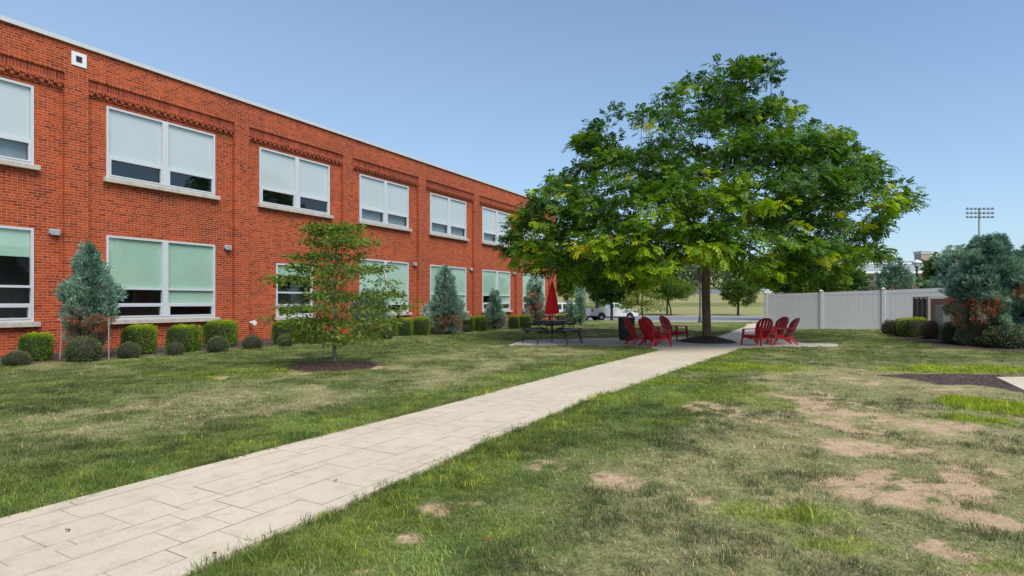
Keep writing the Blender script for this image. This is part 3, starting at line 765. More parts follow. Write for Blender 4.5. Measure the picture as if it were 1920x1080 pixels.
# vents, boxes and cap on the wall
mb = MB(); s0, z0 = 17.62, 7.72
mb.box(s0, s0 + .35, -.03, .0, z0, z0 + .10); mb.box(s0, s0 + .35, -.03, .0, z0 + .27, z0 + .37); mb.box(s0, s0 + .1, -.03, 0, z0 + .10, z0 + .27); mb.box(s0 + .25, s0 + .35, -.03, 0, z0 + .10, z0 + .27)
v = mb.build("wall_vent", M['white'], bld)
mb = MB(); mb.box(s0 + .1, s0 + .25, -.012, -.004, z0 + .1, z0 + .27); mb.build("grille", M['inside'], v)
for k in range(-1, 7):
    s = win0(k) + 3.53; mb = MB(); mb.box(s, s + .25, RD - .10, RD, 3.14, 3.27); mb.box(s + .02, s + .23, RD - .13, RD - .1, 3.10, 3.24)
    mb.build("wall_light", M['galv'], bld, bevel=.01, seg=1)
mb = MB(); mb.tube([(23.03, 0, .62), (23.03, -.16, .62)], .06, 12); mb.tube([(23.03, -.16, .62), (23.03, -.2, .62)], .085, 12); mb.build("pipe_cap", M['white'], bld)
for (s, z) in ((22.0, 6.05), (22.2, 6.0), (22.62, 6.02), (22.75, 5.85), (22.9, 6.0)):
    mb = MB(); mb.box(s, s + .045, (RD if s < 22.4 else 0) - .012, RD if s < 22.4 else 0, z, z + .06); mb.build("wall_bracket", M['black_metal'], bld)

# ------------------------------------------------------------------ neighbouring brick building, mostly outside the frame on the right
nb_ = empty("neighbour_building", (0, 0, 0), 0, "neighbouring building whose dark roof edge shows above the right conifer", "building")
def nb_at(s, d): return (24.5 + s * ST * 1.0 + d * CT, 6.5 + s * CT - d * ST)
mb = MB(); U = []
R_ = Matrix.Rotation(PI / 2 - TH, 4, 'Z'); nb_.location = (23.7, -4, .1); nb_.rotation_euler = (0, 0, PI / 2 - TH)
V = []; Q = []; U = []
def nq(pts, uvs): k = len(V); V.extend(pts); Q.append((k, k + 1, k + 2, k + 3)); U.extend(uvs)
NL, NW, NH = 36, 12, 3.6
nq([(-20, 0, -.6), (NL, 0, -.6), (NL, 0, NH), (-20, 0, NH)], [(-20, 0), (NL, 0), (NL, NH), (-20, NH)])
nq([(-20, -NW, -.6), (NL, -NW, -.6), (NL, -NW, NH), (-20, -NW, NH)], [(-20, 0), (NL, 0), (NL, NH), (-20, NH)])
nq([(NL, 0, -.6), (NL, -NW, -.6), (NL, -NW, NH), (NL, 0, NH)], [(0, 0), (NW, 0), (NW, NH), (0, NH)])
nq([(-20, 0, -.6), (-20, -NW, -.6), (-20, -NW, NH), (-20, 0, NH)], [(0, 0), (NW, 0), (NW, NH), (0, NH)])
mesh_np("wall", np.array(V), np.array(Q), M['brick'], nb_, uv=np.array(U))
mb = MB(); mb.prism([(-NW - .4, NH), (.4, NH), (.4, NH + .15), (-NW / 2, NH + 2.6), (-NW - .4, NH + .15)], -20.4, NL + .4, axis='x')
for s in np.arange(-20, NL + .2, .45): mb.prism([(.4, NH + .15), (.4, NH + .20), (-NW / 2, NH + 2.65), (-NW / 2, NH + 2.6)], s, s + .03, axis='x')
mb.build("roof", M['roof_dark'], nb_)
for s in np.arange(-17, NL - 2, 4.6):
    mb = MB(); mb.box(s, s + 1.8, .0, .06, 1.0, 1.08); mb.box(s, s + 1.8, 0, .06, 2.72, 2.8); mb.box(s, s + .08, 0, .06, 1.08, 2.72); mb.box(s + 1.72, s + 1.8, 0, .06, 1.08, 2.72); mb.box(s + .86, s + .94, 0, .06, 1.08, 2.72)
    w = mb.build("window", M['alu'], nb_); mb = MB(); mb.box(s + .08, s + 1.72, .005, .02, 1.08, 2.72); mb.build("pane", M['car_glass'], w)

# ------------------------------------------------------------------ hedges and ball shrubs
def box_pts(n, hx, hy, h, rnd=.12):
    P_ = []; Nn = []
    A = [(2 * hy * h, 0, -1), (2 * hy * h, 0, 1), (2 * hx * h, 1, -1), (2 * hx * h, 1, 1), (4 * hx * hy, 2, 1)]
    tot = sum(a[0] for a in A)
    for (ar, ax, sg) in A:
        m = int(n * ar / tot); u = rng.uniform(-1, 1, m); v = rng.uniform(-1, 1, m)
        if ax == 0: p = np.stack([np.full(m, sg * hx), u * hy, (v + 1) / 2 * h], 1); nn = np.tile([sg, 0, 0.], (m, 1))
        elif ax == 1: p = np.stack([u * hx, np.full(m, sg * hy), (v + 1) / 2 * h], 1); nn = np.tile([0, sg, 0.], (m, 1))
        else: p = np.stack([u * hx, v * hy, np.full(m, h)], 1); nn = np.tile([0, 0, 1.], (m, 1))
        P_.append(p); Nn.append(nn)
    p = np.concatenate(P_); nn = np.concatenate(Nn)
    # round the corners: pull towards a superellipsoid
    q = p / np.array([hx, hy, h / 2]) - np.array([0, 0, 1.0]); e = 5.0
    r = (np.abs(q) ** e).sum(1) ** (1 / e); q = q / r[:, None]
    nn = unit(np.sign(q) * np.abs(q) ** (e - 1) / np.array([hx, hy, h / 2]))
    q[:, 2] = np.where(q[:, 2] < -.6, np.maximum(q[:, 2], -1), q[:, 2])
    p = (q + np.array([0, 0, 1.0])) * np.array([hx, hy, h / 2]); return p, nn
def shrub_proto(name, kind, hx, hy, h, n, size, leaf, top_light=0):
    root = empty(name, (0, 0, 0))
    if kind == 'box': p, nn = box_pts(n, hx, hy, h)
    else:
        d = rdir(n * 2); d = d[d[:, 2] > -.75][:n]; p = d * np.array([hx, hy, h * .55]) + np.array([0, 0, h * .45]); nn = d
    lump = fbm(p[:, 0] * 3 + p[:, 2] * 2.1, p[:, 1] * 3 - p[:, 2] * 1.3, 1.0, 3)
    p = p * (1 + (lump[:, None] - .5) * (.24 if kind == 'box' else .34)) - nn * (rng.random((len(p), 1)) ** 1.6) * .07
    p[:, 2] = np.maximum(p[:, 2], .01)
    D = unit(nn + rng.normal(size=p.shape) * .6 + np.array([0, 0, .35]))
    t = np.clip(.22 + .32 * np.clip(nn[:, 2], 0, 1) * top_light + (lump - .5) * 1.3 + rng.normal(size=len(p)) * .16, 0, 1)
    V, Q, T = broad(p, D, t, size, .5)
    mesh_np("foliage", V, Q, leaf, root, tint=T)
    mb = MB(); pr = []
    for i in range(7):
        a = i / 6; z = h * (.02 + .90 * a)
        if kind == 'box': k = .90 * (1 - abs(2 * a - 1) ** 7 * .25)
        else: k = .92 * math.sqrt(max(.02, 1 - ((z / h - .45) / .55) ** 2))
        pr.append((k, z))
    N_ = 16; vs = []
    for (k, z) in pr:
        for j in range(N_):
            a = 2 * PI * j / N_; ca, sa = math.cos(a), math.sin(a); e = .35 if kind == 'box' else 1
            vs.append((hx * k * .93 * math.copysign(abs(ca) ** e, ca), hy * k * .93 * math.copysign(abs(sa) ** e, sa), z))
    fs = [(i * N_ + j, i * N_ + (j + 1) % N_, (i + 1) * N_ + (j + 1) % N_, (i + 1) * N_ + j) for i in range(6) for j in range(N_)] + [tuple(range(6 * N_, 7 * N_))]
    mb.add(vs, fs, 0, True); mb.build("dark_core", M['core'], root)  # solid body whose dark colour stands in for shade inside the leaves
    return root
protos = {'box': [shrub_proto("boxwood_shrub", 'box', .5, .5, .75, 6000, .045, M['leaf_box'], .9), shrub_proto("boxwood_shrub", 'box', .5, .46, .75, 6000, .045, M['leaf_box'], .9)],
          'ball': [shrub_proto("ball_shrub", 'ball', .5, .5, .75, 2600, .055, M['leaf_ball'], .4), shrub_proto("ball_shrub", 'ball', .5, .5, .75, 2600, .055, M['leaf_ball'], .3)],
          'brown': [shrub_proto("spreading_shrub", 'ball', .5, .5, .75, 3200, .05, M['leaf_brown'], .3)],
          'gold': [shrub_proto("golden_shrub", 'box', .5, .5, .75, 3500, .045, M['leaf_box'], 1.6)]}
used = set()
def put(kind, x0, x1, ytop, ybot, label, cat, group, deep=1.0):
    pr = random.choice(protos[kind]); X, Y, Z = at((x0 + x1) / 2, ybot)
    w = (x1 - x0) / F * Y / (1 + (.62 * abs(X / Y) if kind == 'box' else 0)) * .95
    dpt = w * deep if kind != 'box' else min(w, 1.0) * deep
    h = (ybot - ytop) / F * Y
    # push back by half depth, keeping the silhouette
    k = (Y + dpt * .5) / Y; Y2 = Y * k; X2 = X * k; w2 = w * k
    o = pr if pr not in used else copy_tree(pr); used.add(pr)
    o.location = (X2, Y2, float(g(X2, Y2)) - .02); o.scale = (w2, dpt * k, h * 1.02 / .75)
    o.rotation_euler = (0, 0, random.choice([0, PI]) + ((PI / 2 - TH) * 0))
    if kind == 'box': o.scale = (w2, dpt * k, h / .75)
    tag(o, label, cat, group); return o
HG = "clipped boxy hedges along the brick building"; BG = "low round shrubs in the mulch bed"
for (a, b, t, bt, lb) in [
    (33, 102, 627, 678, "clipped green hedge cube at the near end of the bed, left of the tall conifer"),
    (225, 297, 612, 665, "clipped green hedge cube just right of the tall rusty conifer"),
    (310, 379, 612, 661, "clipped green hedge cube under the right half of the paired lower window"),
    (378, 448, 603, 651, "clipped green hedge cube before the brick pier, rightmost of three in a row"),
    (508, 566, 603, 646, "clipped green hedge under the single narrow window, left of the small tree"),
    (562, 604, 606, 643, "clipped green hedge partly hidden behind the small lawn tree's left branches"),
    (722, 746, 597, 631, "small clipped hedge just right of the conifer behind the small lawn tree"),
    (745, 775, 597, 630, "clipped hedge in the middle of the three before the broad conifer"),
    (773, 807, 596, 629, "clipped hedge touching the left side of the broad conifer"),
    (866, 890, 594, 622, "clipped hedge touching the right side of the broad conifer"),
    (888, 914, 593, 621, "clipped hedge left of the thin spire shaped conifer"),
    (952, 974, 593, 617, "clipped hedge right of the thin spire shaped conifer"),
    (973, 996, 592, 616, "last clipped hedge before the rust flecked conifer beside the umbrella"),
    (1042, 1060, 590, 610, "yellowish hedge showing just right of the red umbrella")]:
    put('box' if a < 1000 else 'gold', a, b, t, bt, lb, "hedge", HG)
for (a, b, t, bt, lb) in [
    (8, 53, 660, 688, "low dark round shrub at the front of the bed near the first hedge cube"),
    (124, 186, 636, 681, "large low round shrub at the foot of the tall rusty conifer"),
    (221, 261, 644, 673, "small dark ball shrub in front of the hedge cube right of the tall conifer"),
    (312, 343, 643, 667, "small dark ball shrub between the second and third hedge cubes"),
    (387, 428, 633, 662, "dark ball shrub in front of the hedge cube at the brick pier"),
    (455, 491, 630, 656, "dark ball shrub alone under the white pipe cap"),
    (521, 549, 628, 651, "small dark ball shrub in front of the hedge under the narrow window"),
    (568, 609, 616, 646, "dark ball shrub behind the left branches of the small lawn tree"),
    (655, 690, 614, 637, "low dark ball shrub left of the conifer behind the small tree"),
    (711, 738, 614, 636, "dark ball shrub at the right foot of the conifer behind the small tree"),
    (778, 798, 614, 629, "small ball shrub in front of the hedge before the broad conifer"),
    (806, 834, 612, 628, "ball shrub at the left foot of the broad conifer"),
    (868, 884, 610, 623, "ball shrub at the right foot of the broad conifer"),
    (890, 908, 608, 621, "tiny ball shrub before the thin spire shaped conifer"),
    (957, 975, 607, 617, "tiny ball shrub right of the thin spire shaped conifer"),
    (978, 997, 604, 616, "tiny ball shrub left of the rust flecked conifer"),
    (1060, 1082, 596, 609, "grey green ball shrub right of the red umbrella beyond the building corner")]:
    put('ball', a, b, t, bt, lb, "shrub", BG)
for (kd, a, b, t, bt, lb) in [
    ('brown', 1653, 1684, 602, 627, "brownish low shrub at the left tip of the right bed"),
    ('ball', 1674, 1692, 600, 629, "green brown shrub between the bed's tip and the bright cube hedge"),
    ('gold', 1689, 1734, 598, 632, "small bright yellow green cube hedge in front of the white fence"),
    ('brown', 1728, 1768, 604, 636, "reddish brown shrub in front of the brown enclosure"),
    ('gold', 1775, 1805, 597, 618, "yellow topped hedge half hidden behind shrubs near the grey utility box"),
    ('ball', 1764, 1808, 606, 644, "dark green shrub between the enclosure and the big right conifer"),
    ('ball', 1795, 1835, 616, 649, "low green shrub at the left foot of the big right conifer"),
    ('ball', 1850, 1935, 612, 655, "low wide dark green shrub under the big conifer at the right edge")]:
    put(kd, a, b, t, bt, lb, "shrub", "low shrubs in the right bed", .8)

# ------------------------------------------------------------------ blue conifers
def conifer(label, x0, x1, ytop, ybot, n, prof, rust=(), seed=0, size=.085, lobes=(), group="blue grey conifers", rx=None, y=None, grey=0, nd=16, lean=0):
    """prof: list of (height fraction, half width fraction)"""
    r2 = np.random.default_rng(seed)
    X, Y, Z = at((x0 + x1) / 2, ybot) if y is None else dep((x0 + x1) / 2, y)
    W = (x1 - x0) / F * Y; H = (CH - (ytop - HY) / F * Y) - Z
    kk = (Y + W * .3) / Y; root = empty("conifer", (X * kk, Y + W * .3, Z - .03), 0, label, "conifer", group)
    hs = np.array([p[0] for p in prof]); ws = np.array([p[1] for p in prof])
    u = r2.random(n * 3); wz = np.interp(u, hs, ws); keep = r2.random(len(u)) < (wz + .08) / (ws.max() + .08); u = u[keep][:n]; wz = np.interp(u, hs, ws)
    a = r2.uniform(0, 2 * PI, len(u))
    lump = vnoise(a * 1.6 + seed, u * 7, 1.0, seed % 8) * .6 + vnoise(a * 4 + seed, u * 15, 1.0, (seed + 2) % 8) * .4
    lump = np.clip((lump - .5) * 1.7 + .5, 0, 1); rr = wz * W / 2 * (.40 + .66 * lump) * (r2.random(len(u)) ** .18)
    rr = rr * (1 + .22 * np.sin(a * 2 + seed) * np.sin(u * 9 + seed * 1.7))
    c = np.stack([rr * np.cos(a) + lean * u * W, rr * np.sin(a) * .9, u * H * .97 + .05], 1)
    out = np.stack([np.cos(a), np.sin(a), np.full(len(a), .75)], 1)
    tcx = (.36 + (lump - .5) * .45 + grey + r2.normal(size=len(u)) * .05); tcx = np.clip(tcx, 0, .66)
    for (rx_, rz_, rad, s) in rust:       # dead rusty patches: x (-1..1), height fraction, radius
        cx = rx_ * W / 2; d = np.hypot((c[:, 0] - cx) / (rad * W / 2), (c[:, 2] / H - rz_) * H / (rad * W / 2))
        m_ = (d + .5 * (r2.random(len(u)) - .5) < 1) & (r2.random(len(u)) < s) & (c[:, 1] < .25 * W)
        tcx = np.where(m_, r2.uniform(.76, 1.0, len(u)), tcx)
    dead = (lump < .16) & (u < .35); tcx = np.where(dead, .73, tcx)
    idx = np.repeat(np.arange(len(u)), nd); m = len(idx)
    dirn = unit(out[idx] + r2.normal(size=(m, 3)) * .42)
    t = r2.random((m, 1)); Pb = c[idx] + unit(out)[idx] * t * .12 + r2.normal(size=(m, 3)) * .03
    T = np.clip(tcx[idx] + r2.normal(size=m) * .045, 0, 1)
    T = np.where(tcx[idx] < .67, np.minimum(T, .675), np.maximum(T, .715))
    W_ = unit(np.cross(dirn, unit(r2.normal(size=(m, 3))))); ln = size * r2.uniform(.7, 1.4, m)
    V, Q = rhombi(Pb, dirn, W_, ln, ln * .24)
    mesh_np("crown", V, Q, M['blue'], root, tint=T)
    mb = MB(); mb.tube([(0, 0, -.05), (lean * W * .3, 0, H * .35), (lean * W * .9, 0, H * .93)], [W * .045 + .02, W * .03 + .015, .008], 8)
    for i in range(26):
        f = .06 + .86 * i / 26; aa = i * 2.4; L_ = np.interp(f, hs, ws) * W / 2 * .8
        p0 = Vector((lean * f * W, 0, f * H * .9)); p1 = p0 + Vector((math.cos(aa) * L_, math.sin(aa) * L_, L_ * .45 + .05))
        mb.tube([p0, (p0 + p1) / 2 + Vector((0, 0, -.02)), p1], [.018, .012, .005], 5, cap=False)
    mb.build("trunk", M['bark_dark'], root)
    # solid heart, inner shade in its colour; keeps brick from showing through
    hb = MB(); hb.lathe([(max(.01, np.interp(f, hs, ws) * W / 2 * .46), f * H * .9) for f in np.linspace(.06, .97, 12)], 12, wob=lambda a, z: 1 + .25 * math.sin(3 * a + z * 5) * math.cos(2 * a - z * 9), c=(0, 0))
    hb.build("dark_heart", M['core'], root)
    return root
cone = [(0, .45), (.08, .8), (.3, .95), (.5, .8), (.75, .48), (.92, .18), (1, .04)]
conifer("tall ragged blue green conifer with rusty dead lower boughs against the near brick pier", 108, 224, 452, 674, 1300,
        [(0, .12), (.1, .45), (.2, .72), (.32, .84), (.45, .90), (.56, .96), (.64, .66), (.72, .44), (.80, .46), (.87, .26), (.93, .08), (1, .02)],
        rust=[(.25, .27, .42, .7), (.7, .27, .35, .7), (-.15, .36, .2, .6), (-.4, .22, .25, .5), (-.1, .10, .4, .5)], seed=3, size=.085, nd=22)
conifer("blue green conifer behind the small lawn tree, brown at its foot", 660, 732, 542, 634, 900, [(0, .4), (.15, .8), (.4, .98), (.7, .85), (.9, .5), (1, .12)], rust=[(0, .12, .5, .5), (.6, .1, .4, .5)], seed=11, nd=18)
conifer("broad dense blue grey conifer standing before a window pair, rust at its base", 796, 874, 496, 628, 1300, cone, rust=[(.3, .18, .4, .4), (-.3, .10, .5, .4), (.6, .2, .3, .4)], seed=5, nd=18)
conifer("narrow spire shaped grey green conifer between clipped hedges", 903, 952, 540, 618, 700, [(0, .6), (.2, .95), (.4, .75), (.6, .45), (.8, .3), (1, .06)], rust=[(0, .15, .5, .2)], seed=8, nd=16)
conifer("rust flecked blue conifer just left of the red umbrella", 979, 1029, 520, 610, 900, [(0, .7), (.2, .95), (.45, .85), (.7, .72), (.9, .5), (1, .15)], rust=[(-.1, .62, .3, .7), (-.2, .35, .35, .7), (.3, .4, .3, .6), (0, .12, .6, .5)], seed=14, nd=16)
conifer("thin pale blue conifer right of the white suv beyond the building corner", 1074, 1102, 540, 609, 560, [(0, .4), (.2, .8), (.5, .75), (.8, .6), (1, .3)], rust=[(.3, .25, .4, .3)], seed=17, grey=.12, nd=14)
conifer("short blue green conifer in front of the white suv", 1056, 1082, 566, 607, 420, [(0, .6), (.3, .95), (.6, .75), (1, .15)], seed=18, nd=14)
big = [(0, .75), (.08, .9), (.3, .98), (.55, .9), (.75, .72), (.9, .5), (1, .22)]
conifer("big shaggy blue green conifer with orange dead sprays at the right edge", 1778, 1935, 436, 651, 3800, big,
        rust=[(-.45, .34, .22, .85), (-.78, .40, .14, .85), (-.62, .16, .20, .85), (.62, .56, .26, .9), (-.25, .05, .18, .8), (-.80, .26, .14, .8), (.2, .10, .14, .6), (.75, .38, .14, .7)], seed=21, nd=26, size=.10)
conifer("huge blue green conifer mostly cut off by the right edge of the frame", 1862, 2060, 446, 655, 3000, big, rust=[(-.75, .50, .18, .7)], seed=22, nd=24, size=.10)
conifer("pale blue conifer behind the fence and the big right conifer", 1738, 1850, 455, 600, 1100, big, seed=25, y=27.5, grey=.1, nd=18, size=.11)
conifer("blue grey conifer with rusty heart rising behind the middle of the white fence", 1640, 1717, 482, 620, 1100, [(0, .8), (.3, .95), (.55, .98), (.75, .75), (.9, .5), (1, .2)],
        rust=[(-.45, .45, .35, .75), (.35, .48, .35, .75), (0, .35, .3, .5)], seed=27, y=35, nd=18, size=.13)

# ------------------------------------------------------------------ poles / stakes by the near conifer
for (px, yb, yt, tl, lb) in ((112, 674, 603, .05, "thin pale pipe stub standing in the mulch left of the tall conifer"), (204, 675, 600, 0, "thin grey stake at the right foot of the tall rusty conifer")):
    X, Y, Z = at(px, yb); h = (yb - yt) / F * Y
    mb = MB(); mb.tube([(0, 0, -.1), (tl, 0, h)], .014, 8); mb.tube([(tl, 0, h - .03), (tl, 0, h + .02)], .022, 8)
    o = mb.build("stake", M['pvc'], None, loc=(X, Y, Z)); tag(o, lb, "stake")

# ------------------------------------------------------------------ trees
# the big tree: tips drawn from its outline, given depth
tb = trunkB; Yt = tb.y
def rel(px, py): return ((px - 960) / F * Yt - tb.x, CH - (py - HY) / F * Yt - tb.z)
sil = [rel(*p) for p in [(938, 492), (950, 440), (985, 372), (1040, 328), (1085, 296), (1092, 240), (1130, 204), (1170, 200), (1205, 196), (1235, 180), (1258, 160), (1280, 140), (1310, 128), (1350, 112), (1385, 94), (1425, 94), (1445, 125),
       (1462, 165), (1490, 205), (1495, 225), (1535, 236), (1590, 252), (1640, 295), (1690, 342), (1732, 368), (1705, 392), (1655, 400), (1655, 440), (1680, 455), (1650, 482), (1605, 490), (1590, 515),
       (1540, 528), (1480, 530), (1430, 526), (1390, 512), (1350, 492), (1325, 485), (1285, 490), (1240, 512), (1200, 530), (1150, 536), (1100, 538), (1060, 524), (1040, 502), (1010, 510), (975, 512), (948, 500)]]
sx = np.array([p[0] for p in sil]); sz = np.array([p[1] for p in sil])
def big_tips(n):
    out = []
    zz = np.linspace(sz.min(), sz.max(), 80); X_ = np.linspace(sx.min() - .2, sx.max() + .2, 200)
    ext = []
    for z in zz:
        m = inpoly(X_, np.full(200, z), sil)
        ext.append((X_[m].min(), X_[m].max()) if m.any() else (0, 0))
    ext = np.array(ext)
    while len(out) < n:
        z = rng.uniform(sz.min(), sz.max()); x = rng.uniform(sx.min(), sx.max())
        if not inpoly(np.array([x]), np.array([z]), sil)[0]: continue
        a = np.interp(z, zz, ext[:, 0]); b = np.interp(z, zz, ext[:, 1]); hw = (b - a) / 2; c = (a + b) / 2
        xi = np.clip((x - c) / max(hw, .1), -1, 1); ym = hw * .82 * math.sqrt(max(.02, 1 - xi * xi)); ym = min(ym, 5.4)
        y = ym * (1 if rng.random() < .5 else -1) * rng.random() ** .45
        zf = (z - sz.min()) / (sz.max() - sz.min())
        if z < 2.4 and abs(x) < 2 and abs(y) < 2: continue
        # clumps: reject by 3-D noise, more gaps near the top
        nz = .5 * vnoise(x * 1.0 + y * .6, z * 1.5 - y * .5, .62, 2) + .5 * vnoise(x - y, z * 1.7 + x * .3, .5, 5)
        if nz < .39 + .13 * zf + (.05 if zf > .6 else 0): continue
        if max(abs(xi), abs(y) / max(hw * .82, .1)) > .72 and nz < .50: continue
        # hollow core
        if math.hypot(x / max(hw, .1), y / max(ym, .1)) < .25 and zf < .6 and rng.random() < .7: continue
        sc = (Yt + y) / Yt
        out.append((x * sc + tb.x * (sc - 1), y, CH - tb.z + (z - (CH - tb.z)) * sc))
    return np.array(out)
bt = big_tips(1250)
bt[:, 2] = np.maximum(bt[:, 2], 2.05)
def big_tint(tp):
    n = len(tp); t = .36 + .9 * (fbm(tp[:, 0] + tp[:, 2] * .7, tp[:, 1] + tp[:, 2] * .4, 1.0, 1) - .5) * 1.7 + .12 * rng.normal(size=n)
    out_ = np.hypot(tp[:, 0], tp[:, 1]); low = (tp[:, 2] < 5.2)
    t = t + .05 * low * (out_ > 2.5)
    y_ = rng.random(n); t = np.minimum(t, .78); t = np.where(y_ < .05 + .04 * low, rng.uniform(.78, .92, n), t); t = np.where(y_ < .010, rng.uniform(.95, 1, n), t)
    return t
trunk_pts = [(0, 0, -.15), (.0, 0, .5), (-.02, 0, 1.2), (-.03, .02, 1.9), (-.02, .03, 2.35), (.0, .0, 2.8), (.06, -.05, 3.5)]
bigT = make_tree("shade_tree", "large spreading shade tree with feathery green and yellow leaves over the patio", "tree", tb, bt, trunk_pts, .150, M['leaf_big'], M['bark_big'], 'frond', 17, big_tint,
                 w=.30, seg=.45, wander=.10, spread=.44, flat=.40, fl=.26, pairs=5, ll=.125, lw=.066, droop=.35, tv=.07, lift=-.05)
# mulch mound round it
mb = MB(); rr = ringR
mb.lathe([(rr, -.05), (rr * .97, .02), (rr * .75, .09), (rr * .45, .17), (rr * .2, .22), (.01, .24)], 40, wob=lambda a, z: 1 + .03 * math.sin(5 * a) + .02 * math.sin(11 * a + 1))
mm, N, L, B = new_mat("mulch"); nt = mm.node_tree; ch = N.new("ShaderNodeTexVoronoi"); ch.inputs["Scale"].default_value = 38; L.new(geo_pos(nt), ch.inputs["Vector"])
L.new(ramp(nt, [(0, (.030, .016, .011)), (.5, (.085, .045, .030)), (.8, (.17, .095, .062)), (1, (.34, .22, .15))], ch.outputs["Color"]).outputs[0], B.inputs["Base Color"]); B.inputs["Roughness"].default_value = 1
bumpn(nt, ch.outputs["Distance"], 1, .04, B)
tag(mb.build("mulch_mound", mm, None, loc=(tb.x, tb.y, tb.z + .0)), "dark mulch mound ringing the big tree's trunk", "mulch", kind="structure")
mb = MB(); mb.lathe([(.85, -.03), (.7, .03), (.4, .07), (.15, .10), (.01, .11)], 30, wob=lambda a, z: 1 + .06 * math.sin(4 * a) + .04 * math.sin(9 * a + 1))
tag(mb.build("mulch_ring", mm, None, loc=(dogB.x, dogB.y, dogB.z)), "thin dark mulch ring round the small lawn tree", "mulch", kind="structure")

# small dogwood on the lawn
def dog_tips(n, W, H, seed, z0=.16):
    r = np.random.default_rng(seed); out = []
    tiers = 9
    for i in range(n):
        k = r.integers(0, tiers); f = (k + .5 * r.random()) / tiers
        z = H * (z0 + (1 - z0) * (k + .35 * r.random()) / tiers)
        wid = W / 2 * float(np.interp((z / H), [0, .16, .3, .45, .6, .75, .9, 1], [.2, .62, .95, 1.0, .86, .6, .45, .2]))
        a = r.uniform(0, 2 * PI); q = r.random() ** .5
        if vnoise(a * 2 + k * 3.1, k * 1.7, 1.0, seed % 8) < .46: continue
        wid *= .72 + .55 * vnoise(a * 1.3 + k * 5.3, k * 2.9, 1.0, (seed + 3) % 8)
        out.append((math.cos(a) * q * wid, math.sin(a) * q * wid, z + .12 * q))
    return np.array(out)
def ftint(b, a=.5, s=.8): return lambda tp: b + a * (fbm(tp[:, 0] + tp[:, 2], tp[:, 1] - tp[:, 2], s, 4) - .5) * 1.8
yD = dogB.y; Wd_, Hd_ = 272 / F * yD, 272 / F * yD
dt = dog_tips(430, Wd_ * .93, Hd_, 4) + np.array([.10, 0, 0])
make_tree("dogwood_tree", "small open layered tree with olive green leaves in a mulch ring on the left lawn", "tree", dogB, dt,
          [(0, 0, -.05), (0, 0, .45), (.02, 0, .9), (.0, 0, 1.5), (.03, 0, Hd_ * .7), (.04, 0, Hd_ * .86)], .036, M['leaf_dog'], M['bark_grey'], 'broad', 40, ftint(.42, .35), w=.25, seg=.3, wander=.08, spread=.30, flat=.38, size=.088, wid=.5, rmin=.004, lift=-.12)
b6 = Vector(dep(1206, 34)); W6, H6 = 88 / F * 34, 78 / F * 34
make_tree("dogwood_tree", "pale loose young tree behind the left red chairs and before the truck's nose", "tree", b6, dog_tips(200, W6, H6, 9, .3),
          [(0, 0, -.05), (0, 0, .4), (-.1, 0, 1.1), (0, 0, H6 * .8)], .05, M['leaf_dog'], M['bark_grey'], 'broad', 26, ftint(.75), w=.25, seg=.3, wander=.08, spread=.32, flat=.4, size=.13, rmin=.008)

BGG = "background trees beyond the lawn"
def bg_tree(label, px, Y, x0, x1, yt, yb, n, leaf, tb_, trunkR, nf=40, size=.22, bark_=None, twin=False, cat="tree", gy=None):
    X, Y, Z = dep(px, Y); s = Y / F
    cx = ((x0 + x1) / 2 - px) * s; rx = (x1 - x0) / 2 * s; zt = CH - (yt - HY) * s - Z; zb = CH - (yb - HY) * s - Z
    cz = (zt + zb) / 2; rz = (zt - zb) / 2
    tips = ell_tips(n, (cx, 0, cz), (rx * .92, rx * .85, rz * .92), .4, -.95)
    tr = [(0, 0, -.2), (0, 0, max(.3, zb * .7)), (cx * .3, 0, max(.5, zb + .05)), (cx * .5, 0, max(.9, cz * .8)), (cx, 0, max(cz, 1.0))]
    t = make_tree("background_tree", label, cat, (X, Y, Z), tips, tr, trunkR, leaf, bark_ or M['bark_dark'], 'broad', nf, ftint(tb_, .7, 1.5), group=BGG, w=.3, seg=max(.6, rx * .25), wander=.06, spread=max(.35, rx * .17), flat=.6, size=size, wid=.6, rmin=.015)
    if twin:
        mb = MB(); mb.tube([(.55, 0, -.2), (.45, 0, zb * .6), (.1, 0, zb + .4)], [trunkR, trunkR * .8, trunkR * .6], 8); mb.build("stem", M['bark_dark'], t)
    return t
bg_tree("round crowned young tree on the far field, right of the big trunk", 1384, 80, 1350, 1421, 521, 574, 170, M['leaf_mid'], .35, .15, size=.26)
bg_tree("twin stemmed young tree on the far field, left of the big trunk", 1251, 80, 1205, 1306, 518, 568, 230, M['leaf_mid'], .5, .13, twin=True, size=.26)
bg_tree("dark young tree standing in front of the white pickup", 1147, 55.0, 1098, 1192, 512, 572, 260, M['leaf_dark'], .45, .13, size=.22)
bg_tree("bright green tree beyond the building corner above the white suv", 1064, 92, 1030, 1095, 470, 566, 240, M['leaf_mid'], .7, .25, size=.4)
bg_tree("deep green tree behind the dark young tree and the parked truck", 1120, 100, 1075, 1170, 455, 560, 280, M['leaf_mid'], .35, .3, size=.42)
bg_tree("tall dark tree hidden behind the big tree's left boughs", 1195, 112, 1150, 1245, 462, 556, 260, M['leaf_dark'], .6, .3, size=.42)
bg_tree("dark leafy tree rising behind the left end of the white fence", 1482, 60, 1432, 1535, 455, 566, 330, M['leaf_dark'], .5, .2, size=.3)
bg_tree("yellow green tree behind the fence under the big tree's right boughs", 1535, 48, 1488, 1590, 498, 572, 300, M['leaf_mid'], .6, .15, size=.24)
bg_tree("blue green tree behind the fence left of the rusty conifer", 1588, 52, 1555, 1622, 500, 572, 230, M['leaf_dark'], .75, .15, size=.24)
bg_tree("olive tree behind the pale blue conifer near the stadium lights", 1782, 47, 1738, 1834, 468, 560, 320, M['leaf_mid'], .45, .16, size=.22)
